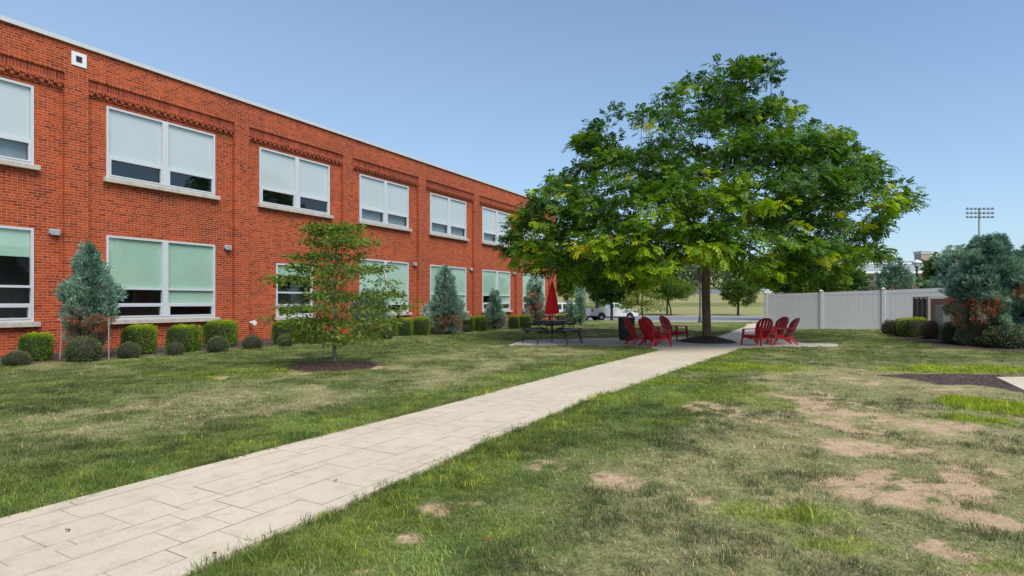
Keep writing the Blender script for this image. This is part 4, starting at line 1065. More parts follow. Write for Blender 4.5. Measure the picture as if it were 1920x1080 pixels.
bg_tree("low grey green bush behind the fence beside the rusty conifer", 1625, 42, 1598, 1650, 540, 580, 90, M['leaf_far'], .4, .06, size=.18, cat="bush")
bg_tree("low green bush behind the fence below the globe lamp", 1724, 44, 1705, 1752, 524, 580, 110, M['leaf_mid'], .4, .06, size=.18, cat="bush")
# far wooded skyline behind the field: one mass
tl = []; tt_ = []
n = 26000
xs = rng.uniform(-70, 190, n); ys = rng.uniform(205, 225, n); hh_ = 5.5 + 7 * fbm(xs, ys * .0, 11, 2)
zs = g(xs, ys) + hh_ * rng.random(n) ** .6
Pb = np.stack([xs, ys, zs], 1); V, Q, T = broad(Pb, rdir(n), np.clip(.2 + .8 * fbm(xs, zs, 3, 1), 0, 1), 1.3, .7)
tag(mesh_np("far_woods", V, Q, M['leaf_far'], tint=T), "hazy wooded skyline beyond the far field", "woods", kind="stuff")

# ------------------------------------------------------------------ vinyl fence
f0 = Vector(dep(1436, 28.8)); fdir = Vector((3.97, -3.0, 0)).normalized(); PW = 2.49
fence = empty("vinyl_fence", f0, math.atan2(fdir.y, fdir.x), "tall pale vinyl privacy fence behind the red chairs", "fence")
def fz(s): p = f0 + fdir * s; return -.10 - f0.z + .030 * s
FH = 1.83
for i in range(6):
    s = i * PW; mb = MB(); z = fz(s); mb.box(s - .065, s + .065, -.065, .065, z - .12, z + FH + .04)
    po = mb.build("post", M['vinyl'], fence, bevel=.006, seg=1)
    mb = MB(); zt = z + FH + .04
    mb.add([(s - .085, -.085, zt), (s + .085, -.085, zt), (s + .085, .085, zt), (s - .085, .085, zt), (s - .085, -.085, zt + .03), (s + .085, -.085, zt + .03), (s + .085, .085, zt + .03), (s - .085, .085, zt + .03), (s, 0, zt + .09)],
           [(0, 1, 2, 3), (0, 1, 5, 4), (1, 2, 6, 5), (2, 3, 7, 6), (3, 0, 4, 7), (4, 5, 8), (5, 6, 8), (6, 7, 8), (7, 4, 8)])
    mb.build("post_cap", M['vinyl'], po)
    if i < 5:
        a, b = s + .065, s + PW - .065; za, zb_ = fz(a), fz(b)
        mb = MB()
        for (h0, h1, t) in ((.04, .20, .045), (FH - .16, FH, .045)):
            mb.add([(a, -t / 2, za + h0), (b, -t / 2, zb_ + h0), (b, -t / 2, zb_ + h1), (a, -t / 2, za + h1), (a, t / 2, za + h0), (b, t / 2, zb_ + h0), (b, t / 2, zb_ + h1), (a, t / 2, za + h1)],
                   [(0, 1, 2, 3), (7, 6, 5, 4), (3, 2, 6, 7), (0, 4, 5, 1)])
        mb.build("rail", M['vinyl'], fence)
        mb = MB(); nbd = 13; w_ = (b - a) / nbd
        for j in range(nbd):
            x0 = a + j * w_; x1 = x0 + w_; zz0 = za + (zb_ - za) * (j + .5) / nbd
            mb.add([(x0 + .012, -.016, zz0 + .19), (x1 - .012, -.016, zz0 + .19), (x1 - .012, -.016, zz0 + FH - .15), (x0 + .012, -.016, zz0 + FH - .15),
                    (x0, -.007, zz0 + .19), (x1, -.007, zz0 + .19), (x1, -.007, zz0 + FH - .15), (x0, -.007, zz0 + FH - .15)],
                   [(0, 1, 2, 3), (4, 0, 3, 7), (1, 5, 6, 2)])
            mb.add([(x0, .014, zz0 + .19), (x1, .014, zz0 + .19), (x1, .014, zz0 + FH - .15), (x0, .014, zz0 + FH - .15)], [(0, 1, 2, 3)])
        mb.build("panel", M['vinyl'], fence)

# brown slatted enclosure and grey utility box
eX, eY, eZ = dep(1741, 21.6)
enc = empty("screen_enclosure", (eX, eY, eZ), math.radians(-6), "dark brown slatted enclosure with beige posts in front of the fence", "enclosure")
EH = CH + (HY - 556) / F * 21.6 - eZ
mb = MB(); mb.box(.05, 1.25, -.02, .02, 0, EH - .08)
for i in range(8): mb.box(.06 + i * .15, .06 + i * .15 + .145, -.03, -.021, .02, EH - .1)
mb.build("panel", M['brown_panel'], enc)
Ms = Matrix.Rotation(math.radians(78), 4, 'Z')
mb = MB(); mb.box(.05, 1.5, -.02, .02, 0, EH - .08, 0, Ms); mb.build("panel", M['brown_panel'], enc)
mb = MB()
for (x, y) in ((0, 0), (1.3, 0)): mb.box(x - .045, x + .045, y - .045, y + .045, 0, EH - .02)
for t in (.5, 1.0, 1.5): mb.box(t - .02, t + .02, -.045, .045, 0, EH - .05, 0, Ms)
mb.build("post", M['beige'], enc)
mb = MB(); mb.box(-.05, 1.35, -.05, .05, EH - .055, EH); mb.box(-.02, 1.52, -.05, .05, EH - .05, EH - .004, 0, Ms); mb.build("cap_rail", M['beige'], enc)
bX, bY, bZ = dep(1772, 20.4)
ub = empty("utility_box", (bX, bY, bZ), math.radians(-6), "plain grey metal utility box in front of the brown enclosure", "utility box")
hB = CH - (573 - HY) / F * 20.4 - bZ; mb = MB(); mb.box(-.22, .22, -.18, .18, 0, hB - .04); mb.build("body", M['galv'], ub, bevel=.012, seg=1)
mb = MB(); mb.box(-.24, .24, -.20, .20, hB - .04, hB); mb.build("lid", M['galv'], ub, bevel=.01, seg=1)
mb = MB(); mb.box(-.19, .19, -.188, -.181, .1, hB - .1); mb.box(.12, .15, -.20, -.188, hB * .5, hB * .5 + .08); mb.build("door", M['galv'], ub)

# ------------------------------------------------------------------ Adirondack chairs
def make_chair():
    r = empty("adirondack_chair", (0, 0, 0)); R = M['red_plastic']
    # faces +x. backrest: five ribs with slots between their upper halves
    lean = math.radians(27); B0 = Vector((-.14, 0, .24)); ax = Vector((-math.sin(lean), 0, math.cos(lean))); H_ = .78
    def bp(y, t, off=0.0):
        curve = .05 * (1 - (y / .30) ** 2)           # hollow across the back
        p = B0 + ax * t + Vector((math.cos(lean), 0, math.sin(lean))) * (off - curve)
        return (p.x, y, p.z)
    def halfw(t): return .21 + .085 * min(1, t / (H_ * .55))
    def top(y): return H_ - .30 * (1 - math.sqrt(max(0, 1 - (y / .305) ** 2)))
    mb = MB(); K = 5; gp = .014
    for i in range(K):
        ya, yb = -1 + 2 * i / K, -1 + 2 * (i + 1) / K
        n = 9; L_ = []; R2 = []
        for j in range(n + 1):
            f = j / n
            for lst, u, sg in ((L_, ya, 1), (R2, yb, -1)):
                t = f * H_; y = u * halfw(t); t = f * top(u * .295)
                if .48 < f < .93 and not (i == 0 and sg == 1) and not (i == K - 1 and sg == -1): y += sg * gp
                lst.append((y, t))
        for j in range(n):
            (y0, t0), (y1, t1), (y2, t2), (y3, t3) = L_[j], R2[j], R2[j + 1], L_[j + 1]
            fr = [bp(y0, t0), bp(y1, t1), bp(y2, t2), bp(y3, t3)]; bk = [bp(y0, t0, -.022), bp(y1, t1, -.022), bp(y2, t2, -.022), bp(y3, t3, -.022)]
            fs = [(0, 1, 2, 3), (7, 6, 5, 4), (0, 3, 7, 4), (1, 5, 6, 2)]
            if j == 0: fs.append((0, 4, 5, 1))
            if j == n - 1: fs.append((3, 2, 6, 7))
            mb.add(fr + bk, fs)
    # rim rolled round the edge
    rim = [bp(-halfw(t), t, -.01) for t in np.linspace(0, top(-.29), 6)] + [bp(y, top(y) + .004, -.01) for y in np.linspace(-.285, .285, 15)] + [bp(halfw(t), t, -.01) for t in np.linspace(top(.29), 0, 6)]
    mb.tube(rim, .017, 6)
    mb.build("backrest", R, r)
    mb = MB()
    for i in range(6):          # seat slats, curved
        for j in range(7):
            pass
    xs = np.linspace(-.20, .40, 8); zs = [.235, .225, .235, .262, .30, .335, .355, .345]
    for j in range(7):
        a = (xs[j] + .006, zs[j]); b = (xs[j + 1] - .006, zs[j + 1])
        mb.prism([(a[0], a[1]), (b[0], b[1]), (b[0], b[1] + .02), (a[0], a[1] + .02)], -.25, .25)
    for s in (-1, 1): mb.prism([(-.22, .20)] + [(x, z - .0) for x, z in zip(xs, zs)] + [(.40, .28), (.1, .20)][::1], s * .25 - .012, s * .25 + .012)
    mb.prism([(.385, .26), (.405, .26), (.405, .35), (.385, .35)], -.25, .25)
    mb.build("seat", R, r)
    for s in (-1, 1):
        mb = MB(); poly = [(-.34, s * .27), (-.34, s * .33), (-.1, s * .35), (.34, s * .38), (.40, s * .35), (.41, s * .29), (.36, s * .26), (0, s * .275)]
        mb.prism(poly, .535, .56, axis='z'); mb.tube([(-.34, s * .30, .545), (-.24, s * .25, .5)], .016, 6)
        mb.build("armrest", R, r, bevel=.006, seg=1)
        mb = MB(); y = s * .315
        mb.add([(.30, y - .02, .535), (.385, y - .02, .535), (.385, y + .02, .535), (.30, y + .02, .535), (.33, y + s * .02 - .02, .30), (.40, y + s * .02 - .02, .30), (.40, y + s * .02 + .02, .30), (.33, y + s * .02 + .02, .30),
                (.375, y + s * .05 - .017, 0), (.415, y + s * .05 - .017, 0), (.415, y + s * .05 + .017, 0), (.375, y + s * .05 + .017, 0)],
               [(0, 1, 5, 4), (1, 2, 6, 5), (2, 3, 7, 6), (3, 0, 4, 7), (4, 5, 9, 8), (5, 6, 10, 9), (6, 7, 11, 10), (7, 4, 8, 11), (8, 9, 10, 11), (0, 1, 2, 3)])
        mb.box(.335, .39, min(s * .25, y), max(s * .25, y), .27, .33)
        mb.build("leg", R, r)
        mb = MB()
        mb.add([(.02, s * .24 - .015, .26), (-.22, s * .24 - .015, .28), (-.22, s * .24 + .015, .28), (.02, s * .24 + .015, .26), (-.38, s * .285 - .02, 0), (-.45, s * .285 - .02, 0), (-.45, s * .285 + .02, 0), (-.38, s * .285 + .02, 0),
                (-.16, s * .25 - .015, .20), (-.29, s * .25 - .015, .20), (-.29, s * .25 + .015, .20), (-.16, s * .25 + .015, .20)],
               [(0, 1, 9, 8), (1, 2, 10, 9), (2, 3, 11, 10), (3, 0, 8, 11), (8, 9, 5, 4), (9, 10, 6, 5), (10, 11, 7, 6), (11, 8, 4, 7), (4, 5, 6, 7), (0, 1, 2, 3)])
        mb.build("leg", R, r)
    return r
ch0 = make_chair()
chairs = [   # foot centre px, ground y px, heading in degrees (0 = facing right, 90 = away)
    (1199, 647, 12, "red plastic garden chair seen side on next to the black bin"),
    (1227, 650, 27, "red chair with its back to the lawn, largest of the left cluster"),
    (1230, 642.5, -50, "red garden chair half hidden behind the chair with its back turned"),
    (1263, 638.5, -50, "red garden chair just left of the big tree's trunk and mulch mound"),
    (1421, 648, 214, "red chair facing the walkway, nearest and leftmost of the three right of the tree"),
    (1450, 641, 196, "red garden chair behind the other two before the pale fence"),
    (1467, 646, 176, "red garden chair in side profile at the right end of the patio")]
for i, (px, py, hd, lb) in enumerate(chairs):
    o = ch0 if i == 0 else copy_tree(ch0)
    X, Y, Z = at(px, py); o.location = (X, Y, Z + .01); o.rotation_euler = (0, 0, math.radians(hd)); o.scale = (.97,) * 3
    tag(o, lb, "chair", "red garden chairs on the patio")

# ------------------------------------------------------------------ picnic tables and umbrella
def make_table():
    r = empty("picnic_table", (0, 0, 0)); K = M['black_coat']; Kl = M['black_metal']
    mb = MB(); n = 8; oct_ = [(.62 * math.cos(PI / 8 + i * PI / 4), .62 * math.sin(PI / 8 + i * PI / 4)) for i in range(n)]
    mb.prism(oct_, .715, .74, axis='z'); mb.tube([(x, y, .725) for x, y in oct_] + [(oct_[0][0], oct_[0][1], .725)], .022, 8)
    mb.tube([(0, 0, .70), (0, 0, .75)], .045, 12); mb.build("tabletop", K, r)
    mb = MB(); mb.tube([(0, 0, .3), (0, 0, .71)], .04, 12)
    for a in range(4):
        c, s = math.cos(a * PI / 2 + PI / 4), math.sin(a * PI / 2 + PI / 4)
        mb.tube([(c * .03, s * .03, .36), (c * .28, s * .28, .40), (c * .46, s * .46, .55), (c * .40, s * .40, .70)], .021, 8)
    mb.build("frame", Kl, r)
    for a in range(4):
        Mx = Matrix.Rotation(a * PI / 2, 4, 'Z')
        mb = MB(); mb.box(-.50, .50, .80, 1.08, .435, .46, 0, Mx)
        mb.tube([Mx @ Vector(p) for p in ((-.5, .80, .448), (.5, .80, .448), (.5, 1.08, .448), (-.5, 1.08, .448), (-.5, .80, .448))], .018, 6)
        mb.build("bench_seat", K, r)
        for sx_ in (-.36, .36):
            mb = MB(); mb.tube([Mx @ Vector(p) for p in ((sx_ * .25, .12, .34), (sx_ * .8, .55, .42), (sx_, .86, .425), (sx_, 1.06, .36), (sx_ * 1.08, 1.14, .16), (sx_ * 1.1, 1.15, 0))], .023, 8)
            mb.build("leg", Kl, r)
    return r
t0 = make_table(); X, Y, Z = at(1035, 643); TB = Vector((X, Y, Z + .008)); t0.location = TB; t0.scale = (.88, .88, 1); t0.rotation_euler = (0, 0, math.radians(42))
tag(t0, "black metal picnic table with attached benches, holding the red umbrella", "picnic table", "black picnic tables")
t1 = copy_tree(t0); X, Y, Z = dep(1031, 24.5); t1.location = (X, Y, Z); t1.rotation_euler = (0, 0, math.radians(8))
tag(t1, "second black picnic table standing on grass behind the one with the umbrella", "picnic table", "black picnic tables")
um = empty("patio_umbrella", TB, 0, "closed bright red patio umbrella standing in the picnic table", "umbrella")
mb = MB(); mb.tube([(0, 0, .0), (0, 0, 2.02)], .02, 10); mb.lathe([(.03, 1.98), (.035, 2.02), (.012, 2.05), (.022, 2.07), (.002, 2.11)], 10); mb.build("pole", M['black_metal'], um); um.scale = (.92, .92, 1)
mb = MB(); prof = [(.030, 1.98), (.06, 1.92), (.085, 1.80), (.12, 1.77), (.105, 1.70), (.15, 1.55), (.185, 1.3), (.215, 1.12), (.235, 1.02), (.22, .965), (.15, .98), (.05, 1.05)]
mb.lathe(prof, 48, wob=lambda a, z: 1 + (.14 * math.cos(8 * a + .4) + .05 * math.cos(5 * a)) * min(1, max(0, 1.98 - z) * 1.6) + (0.10 * math.cos(a * 1 + 2) if z < 1.4 else 0), smooth=True)
mb.build("canopy", M['red_fabric'], um)
for i in range(4):
    a = i * PI / 2; mb = MB(); mb.tube([(.12 * math.cos(a), .12 * math.sin(a), .93), (.04 * math.cos(a), .04 * math.sin(a), 1.5)], .008, 6); mb.build("rib", M['black_metal'], um)

# ------------------------------------------------------------------ bin
X, Y, Z = at(1178, 641); bn = empty("trash_bin", (X, Y + .3, Z), .2, "black round litter bin behind the left red chairs", "bin")
k = Y / F; hb_ = (641 - 598) * k * 1.02; mb = MB(); n = 28
mb.lathe([(.20, .0), (.235, .02), (.24, .06), (.27, hb_ * .55), (.275, hb_ - .08), (.25, hb_ - .06)], 28); mb.build("body", M['black_coat'], bn)
mb = MB(); mb.lathe([(.26, hb_ - .075), (.30, hb_ - .06), (.305, hb_ - .01), (.27, hb_ + .02), (.16, hb_ + .015), (.15, hb_ - .08)], 28); mb.build("lid", M['black_metal'], bn)
mb = MB()
for i in range(20):
    a = 2 * PI * i / 20; mb.tube([(.245 * math.cos(a), .245 * math.sin(a), .05), (.278 * math.cos(a), .278 * math.sin(a), hb_ * .55), (.283 * math.cos(a), .283 * math.sin(a), hb_ - .08)], .008, 5)
mb.build("ribs", M['black_metal'], bn)
mb = MB(); mb.lathe([(.30, .0), (.31, .03), (.26, .05)], 28); mb.build("base", M['galv'], bn)

# ------------------------------------------------------------------ vehicles
def wheel(parent, x, y, r, w=.24):
    mb = MB(); mb.tube([(x, y - w / 2, r), (x, y - w / 2 + .03, r), (x, y + w / 2 - .03, r), (x, y + w / 2, r)], [r * .93, r, r, r * .93], 26); t = mb.build("wheel", M['rubber'], parent)
    s = -1 if y < 0 else 1
    mb = MB(); mb.tube([(x, y + s * (w / 2 - .01), r), (x, y + s * (w / 2 + .012), r)], [r * .46, r * .42], 20); mb.tube([(x, y + s * (w / 2), r), (x, y + s * (w / 2 + .04), r)], r * .16, 12); mb.build("rim", M['rim'], t)
def arch(cx, r, z0, n=9): return [(cx + r * math.cos(a), z0 + r * math.sin(a)) for a in np.linspace(PI, 0, n)]
def pickup():
    r = empty("pickup_truck", (0, 0, 0)); W = .98; zb = .48
    lower = [(-2.75, .62), (-2.75, 1.10), (-2.72, 1.32), (-.55, 1.34), (-.52, 1.33), (1.02, 1.33), (1.15, 1.30), (2.45, 1.22), (2.68, 1.12), (2.74, .95), (2.74, .55), (2.60, .48)]
    wa = arch(1.72, .46, .45)[::-1]; wb = arch(-1.62, .46, .45)[::-1]
    lower = [(-2.75, .60), (-2.75, 1.10), (-2.72, 1.33), (-.55, 1.34), (1.02, 1.34), (1.15, 1.31), (2.45, 1.22), (2.68, 1.12), (2.74, .95), (2.74, .50)] + [(2.2, .48)] + wa + [(1.24, .48), (-1.14, .48)] + wb + [(-2.12, .52)]
    mb = MB(); mb.prism(lower, -W, W); mb.build("body", M['car_white'], r, bevel=.035)
    mb = MB(); cabp = [(-.50, 1.30), (-.42, 1.84), (-.30, 1.90), (.35, 1.90), (.52, 1.86), (1.12, 1.33)]
    vs = [(x, -W + .04 + (z - 1.3) * .22, z) for x, z in cabp] + [(x, W - .04 - (z - 1.3) * .22, z) for x, z in cabp]; n = len(cabp)
    mb.add(vs, [tuple(range(n)), tuple(range(2 * n - 1, n - 1, -1))] + [(i, (i + 1) % n, (i + 1) % n + n, i + n) for i in range(n)]); mb.build("cab", M['car_white'], r, bevel=.03)
    for s in (-1, 1):
        def yy(z): return s * (W - .03 - (z - 1.3) * .22)
        for pts in ([(-.36, 1.38), (-.33, 1.78), (-.12, 1.80), (-.10, 1.38)], [(-.03, 1.38), (-.03, 1.80), (.42, 1.80), (.90, 1.40)]):
            mb = MB(); mb.add([(x, yy(z) + s * .004, z) for x, z in pts] + [(x, yy(z) - s * .02, z) for x, z in pts], [(0, 1, 2, 3), (4, 5, 6, 7), (0, 1, 5, 4), (1, 2, 6, 5), (2, 3, 7, 6), (3, 0, 4, 7)]); mb.build("side_window", M['car_glass'], r)
        mb = MB(); mb.box(-.07, -.055, s * W - .004, s * W + .004, .6, 1.33); mb.box(.98, .995, s * W - .004, s * W + .004, .6, 1.30); mb.box(-.545, -.525, s * W - .006, s * W + .004, .55, 1.34)
        mb.build("door_seam", M['rubber'], r)
        mb = MB(); mb.cbox((.06, s * (W + .015), 1.2), (.2, .03, .035)); mb.build("door_handle", M['rubber'], r, bevel=.008, seg=1)
        mb = MB(); mb.cbox((.88, s * (W + .13), 1.42), (.12, .2, .2)); mb.build("mirror", M['rubber'], r, bevel=.03)
        mb = MB(); mb.cbox((-2.70, s * (W - .06), 1.13), (.13, .16, .34)); mb.build("tail_light", M['tail'], r, bevel=.02, seg=1)
        mb = MB(); mb.cbox((2.66, s * (W - .16), 1.0), (.14, .34, .24)); mb.build("headlight", M['lamp_glass'], r, bevel=.02, seg=1)
        for x in (1.72, -1.62):
            wheel(r, x, s * (W - .15), .39)
            mb = MB(); ap = arch(x, .53, .45, 13); ai = arch(x, .45, .45, 13)[::-1]; mb.prism(ap + ai, s * W - .02, s * W + .025); mb.build("wheel_arch", M['car_white'] if x > 0 else M['galv'], r)
    mb = MB(); mb.box(-2.92, -2.74, -.92, .92, .55, .76); mb.build("bumper", M['chrome'], r, bevel=.03)
    mb = MB(); mb.box(2.72, 2.90, -.95, .95, .46, .70); mb.build("bumper", M['chrome'], r, bevel=.03)
    mb = MB(); mb.box(-2.775, -2.752, -.78, .78, .80, 1.28); mb.build("tailgate", M['car_white'], r, bevel=.01, seg=1)
    mb = MB(); mb.box(-2.6, 2.5, -.7, .7, .34, .50); mb.build("chassis", M['rubber'], r)
    mb = MB(); mb.box(2.74, 2.76, -.6, .6, .78, 1.06); mb.build("grille", M['rubber'], r)
    return r
tr = pickup(); tr.location = (*dep(1147, 59.2)[:2], -.61); tr.rotation_euler = (0, 0, math.radians(14)); tr.scale = (.93, .93, .98)
tag(tr, "white pickup truck parked on the road behind the young tree", "pickup truck")
def suv():
    r = empty("parked_suv", (0, 0, 0)); W = .92
    wa = arch(1.35, .43, .42)[::-1]; wb = arch(-1.35, .43, .42)[::-1]
    low = [(-2.25, .55), (-2.28, 1.05), (1.0, 1.06), (2.0, .98), (2.2, .85), (2.22, .5), (1.8, .45)] + wa + [(.9, .45), (-.9, .45)] + wb + [(-1.8, .5)]
    mb = MB(); mb.prism(low, -W, W); mb.build("body", M['car_white'], r, bevel=.04)
    mb = MB(); cp = [(-2.26, 1.03), (-2.12, 1.70), (-1.95, 1.78), (.25, 1.78), (.45, 1.72), (1.1, 1.04)]; n = len(cp)
    mb.add([(x, -W + .03 + (z - 1.03) * .18, z) for x, z in cp] + [(x, W - .03 - (z - 1.03) * .18, z) for x, z in cp], [tuple(range(n)), tuple(range(2 * n - 1, n - 1, -1))] + [(i, (i + 1) % n, (i + 1) % n + n, i + n) for i in range(n)])
    mb.build("cab", M['car_white'], r, bevel=.03)
    for s in (-1, 1):
        def yy(z): return s * (W - .025 - (z - 1.03) * .18)
        for pts in ([(-2.02, 1.12), (-1.92, 1.62), (-1.30, 1.64), (-1.30, 1.12)], [(-1.15, 1.12), (-1.15, 1.64), (-.42, 1.64), (-.42, 1.12)], [(-.32, 1.12), (-.32, 1.64), (.32, 1.62), (.88, 1.12)]):
            mb = MB(); mb.add([(x, yy(z) + s * .004, z) for x, z in pts] + [(x, yy(z) - s * .02, z) for x, z in pts], [(0, 1, 2, 3), (4, 5, 6, 7), (0, 1, 5, 4), (1, 2, 6, 5), (2, 3, 7, 6), (3, 0, 4, 7)]); mb.build("side_window", M['car_glass'], r)
        for x in (1.35, -1.35): wheel(r, x, s * (W - .14), .36)
        mb = MB(); mb.cbox((-2.24, s * (W - .08), .98), (.1, .16, .3)); mb.build("tail_light", M['tail'], r, bevel=.015, seg=1)
        mb = MB(); mb.tube([(-1.9, s * .66, 1.83), (.2, s * .66, 1.83)], .02, 6); mb.build("roof_rail", M['galv'], r)
    mb = MB(); mb.add([(-2.265, -.6, 1.15), (-2.265, .6, 1.15), (-2.16, .55, 1.62), (-2.16, -.55, 1.62)], [(0, 1, 2, 3)]); mb.build("rear_window", M['car_glass'], r)
    mb = MB(); mb.box(-2.36, -2.22, -.88, .88, .48, .70); mb.build("bumper", M['car_white'], r, bevel=.03)
    mb = MB(); mb.box(-2, 1.9, -.7, .7, .30, .5); mb.build("chassis", M['rubber'], r)
    return r
sv = suv(); sv.location = (*dep(1070, 60.5)[:2], -.61); sv.rotation_euler = (0, 0, math.radians(14)); sv.scale = (1.0, 1, 1.05)
tag(sv, "white boxy suv parked beyond the building corner behind the umbrella", "suv")

# ------------------------------------------------------------------ lamps
def lamp_post(label, px, Y, ytop):
    X, Y, Z = dep(px, Y); H = CH - (ytop - HY) / F * Y - Z
    r = empty("lamp_post", (X, Y, Z), 0, label, "lamp post", "black lamp posts")
    mb = MB(); mb.lathe([(.20, -.1), (.20, .12), (.14, .18), (.12, .6), (.07, .68), (.06, H - .9), (.11, H - .86), (.11, H - .80), (.06, H - .74), (.10, H - .62), (.14, H - .56), (.14, H - .52), (.01, H - .52)], 14); mb.build("pole", M['black_metal'], r)
    mb = MB(); mb.lathe([(.13, H - .52), (.20, H - .36), (.22, H - .22)], 20); mb.build("globe", M['lamp_glass'], r)
    mb = MB(); mb.lathe([(.34, H - .24), (.33, H - .17), (.20, H - .06), (.05, H - .01), (.01, H + .03)], 20); mb.build("shade", M['lamp_glass'], r)
lamp_post("black lamp post with white domed shade rising behind the fence", 1719, 44, 487)
lamp_post("dark lamp post whose lower shaft shows just left of the big tree's trunk", 1312.5, 55.5, 455)
M['lamp_dark'] = simple('lamp_housing', (.20, .22, .25), .5)
X, Y, Z = dep(1836, 200); Z = float(g(0, 44)) ; H = CH - (390 - HY) / F * 200 - Z
st = empty("stadium_light", (X, Y, Z - 1), 0, "tall stadium light mast with three rows of lamps far behind the right conifer", "stadium light"); H += 1
mb = MB(); mb.tube([(0, 0, 0), (0, 0, H)], [.55, .28], 10); mb.build("mast", M['galv'], st)
mb = MB()
for z in (H - .3, H - 1.8, H - 3.2): mb.box(-4.6, 4.6, -.1, .1, z - .1, z + .1)
mb.build("crossarm", M['galv'], st)
for z in (H - .3, H - 1.8, H - 3.2):
    for i in range(7):
        x = -4.4 + i * 8.8 / 6; mb = MB(); mb.lathe([(.10, z + .45), (.30, z + .35), (.52, z - .25), (.50, z - .3), (.05, z - .2)], 10, c=(x, -.4)); mb.build("lamp", M['lamp_dark'], st)

# ------------------------------------------------------------------ distant buildings
def PX(px, Y): return (px - 960) / F * Y
def PZ(py, Y): return CH - (py - HY) / F * Y
Y = 112; zg = 1.0
far = empty("distant_building", (PX(1690, Y), Y, 0), 0, "long distant building with grey green metal roof and brick chimney beyond the fence", "building")
def fx(px): return PX(px, Y) - PX(1690, Y)
mb = MB(); mb.box(fx(1560), fx(1850), 0, 14, -1, PZ(528, Y)); mb.build("brick_base", M['brick_far'], far)
mb = MB(); mb.box(fx(1560), fx(1850), -.2, 13.9, PZ(528, Y), PZ(512, Y)); mb.build("wall", M['cream'], far)
mb = MB(); x0, x1 = fx(1556), fx(1852); ze = PZ(511, Y); zr = PZ(485, Y)
mb.add([(x0, -.9, ze), (x1, -.9, ze), (x1, 7, zr), (x0 + 5, 7, zr), (x0, 14.9, ze), (x1, 14.9, ze), (x0, -.9, ze - .25), (x1, -.9, ze - .25), (x0, 14.9, ze - .25)], [(0, 1, 2, 3), (3, 2, 5, 4), (0, 3, 4), (0, 6, 7, 1), (0, 4, 8, 6)])
for x in np.arange(x0 + 1, x1, .9):
    if x > x0 + 5: mb.add([(x, -.9, ze + .04), (x + .05, -.9, ze + .04), (x + .05, 7, zr + .04), (x, 7, zr + .04)], [(0, 1, 2, 3)])
mb.build("roof", M['roof_far'], far)
mb = MB(); mb.box(fx(1556), fx(1690), -3, -.95, PZ(497, Y), PZ(494, Y)); mb.box(fx(1600), fx(1850), -3.2, -.95, PZ(511, Y) - .3, PZ(507, Y) - .3); mb.build("fascia", M['white'], far)
mb = MB(); mb.box(fx(1748), fx(1766), 3, 5, PZ(500, Y), PZ(474, Y), 0); mb.box(fx(1748) - .1, fx(1766) + .1, 2.9, 5.1, PZ(474, Y), PZ(468, Y), 1); mb.build("chimney", [M['brick_far'], M['galv']], far)
mb = MB(); mb.box(fx(1673), fx(1690), 3, 5, PZ(500, Y), PZ(478, Y)); mb.build("roof_vent", M['galv'], far)
for i in range(20):
    x = fx(1592) + i * 1.3; mb = MB(); mb.box(x, x + .8, -.23, -.2, PZ(526, Y), PZ(518, Y)); mb.build("window", M['car_glass'], far)
Y = 190; hs_ = empty("distant_house", (PX(1424, Y), Y, 0), 0, "small white house with grey pitched roof on the far skyline left of the fence", "house")
mb = MB(); mb.box(-3, 6, 0, 6, float(g(0, Y)) - 1, PZ(543, Y)); mb.build("wall", M['white'], hs_)
mb = MB(); mb.prism([(-3.4, PZ(543, Y)), (6.4, PZ(543, Y)), (2.2, PZ(531, Y)), (.6, PZ(531, Y))], -.5, 6.5); mb.build("roof", M['roof_dark'], hs_)
mb = MB(); mb.box(-2, -1, -.05, 0, PZ(549, Y), PZ(545, Y)); mb.box(1, 2, -.05, 0, PZ(549, Y), PZ(545, Y)); mb.build("window", M['car_glass'], hs_)
Y = 170; ff = empty("field_fence", (0, Y, float(g(0, Y))), 0, "low white fence on the far field just left of the near vinyl fence", "fence")
mb = MB()
for z in (.35, .8, 1.25): mb.box(68, 110, -.04, .04, z - .09, z + .09)
mb.build("rail", M['white'], ff)
mb = MB()
for x in np.arange(68, 110, 2.5): mb.box(x, x + .18, -.12, .0, -.3, 1.4)
mb.build("post", M['white'], ff)

mb = MB(); mb.box(20, 66, -.15, .15, -.3, 1.25)
for x in np.arange(20, 66, 4.0): mb.box(x, x + .4, -.25, -.151, -.3, 1.45)
o = mb.build("field_wall", simple("wall_bluegrey", (.20, .24, .27), .8), None, loc=(0, Y + 2, float(g(0, Y + 2)))); tag(o, "low blue grey wall along the top of the far field behind the tree trunk", "wall")

# ------------------------------------------------------------------ fallen leaves
for (px, py, lb) in ((911, 1029, "single small red fallen leaf on the lawn at the bottom of the frame"), (402, 1056, "small brown fallen leaf at the walk's grassy edge"), (630, 907, "tiny dark fallen leaf lying on the pale walk"), (127, 1001, "tiny dry leaf lying on the walk at the left edge")):
    X, Y, Z = at(px, py); mb = MB(); pts = [(.016 * math.cos(a) * (1 if i % 2 else .6), .010 * math.sin(a) * (1 if i % 2 else .6), .002 + .006 * (i % 3)) for i, a in enumerate(np.linspace(0, 2 * PI, 11)[:-1])]
    mb.add(pts + [(0, 0, .012)], [(i, (i + 1) % 10, 10) for i in range(10)])
    o = mb.build("fallen_leaf", simple("leaf_litter", (.42, .05, .02) if px == 911 else (.12, .06, .03), .7), None, loc=(X, Y, Z + (.045 if py > 1010 else .018))); o.rotation_euler = (.3, .2, random.random() * 6)
    tag(o, lb, "leaf")

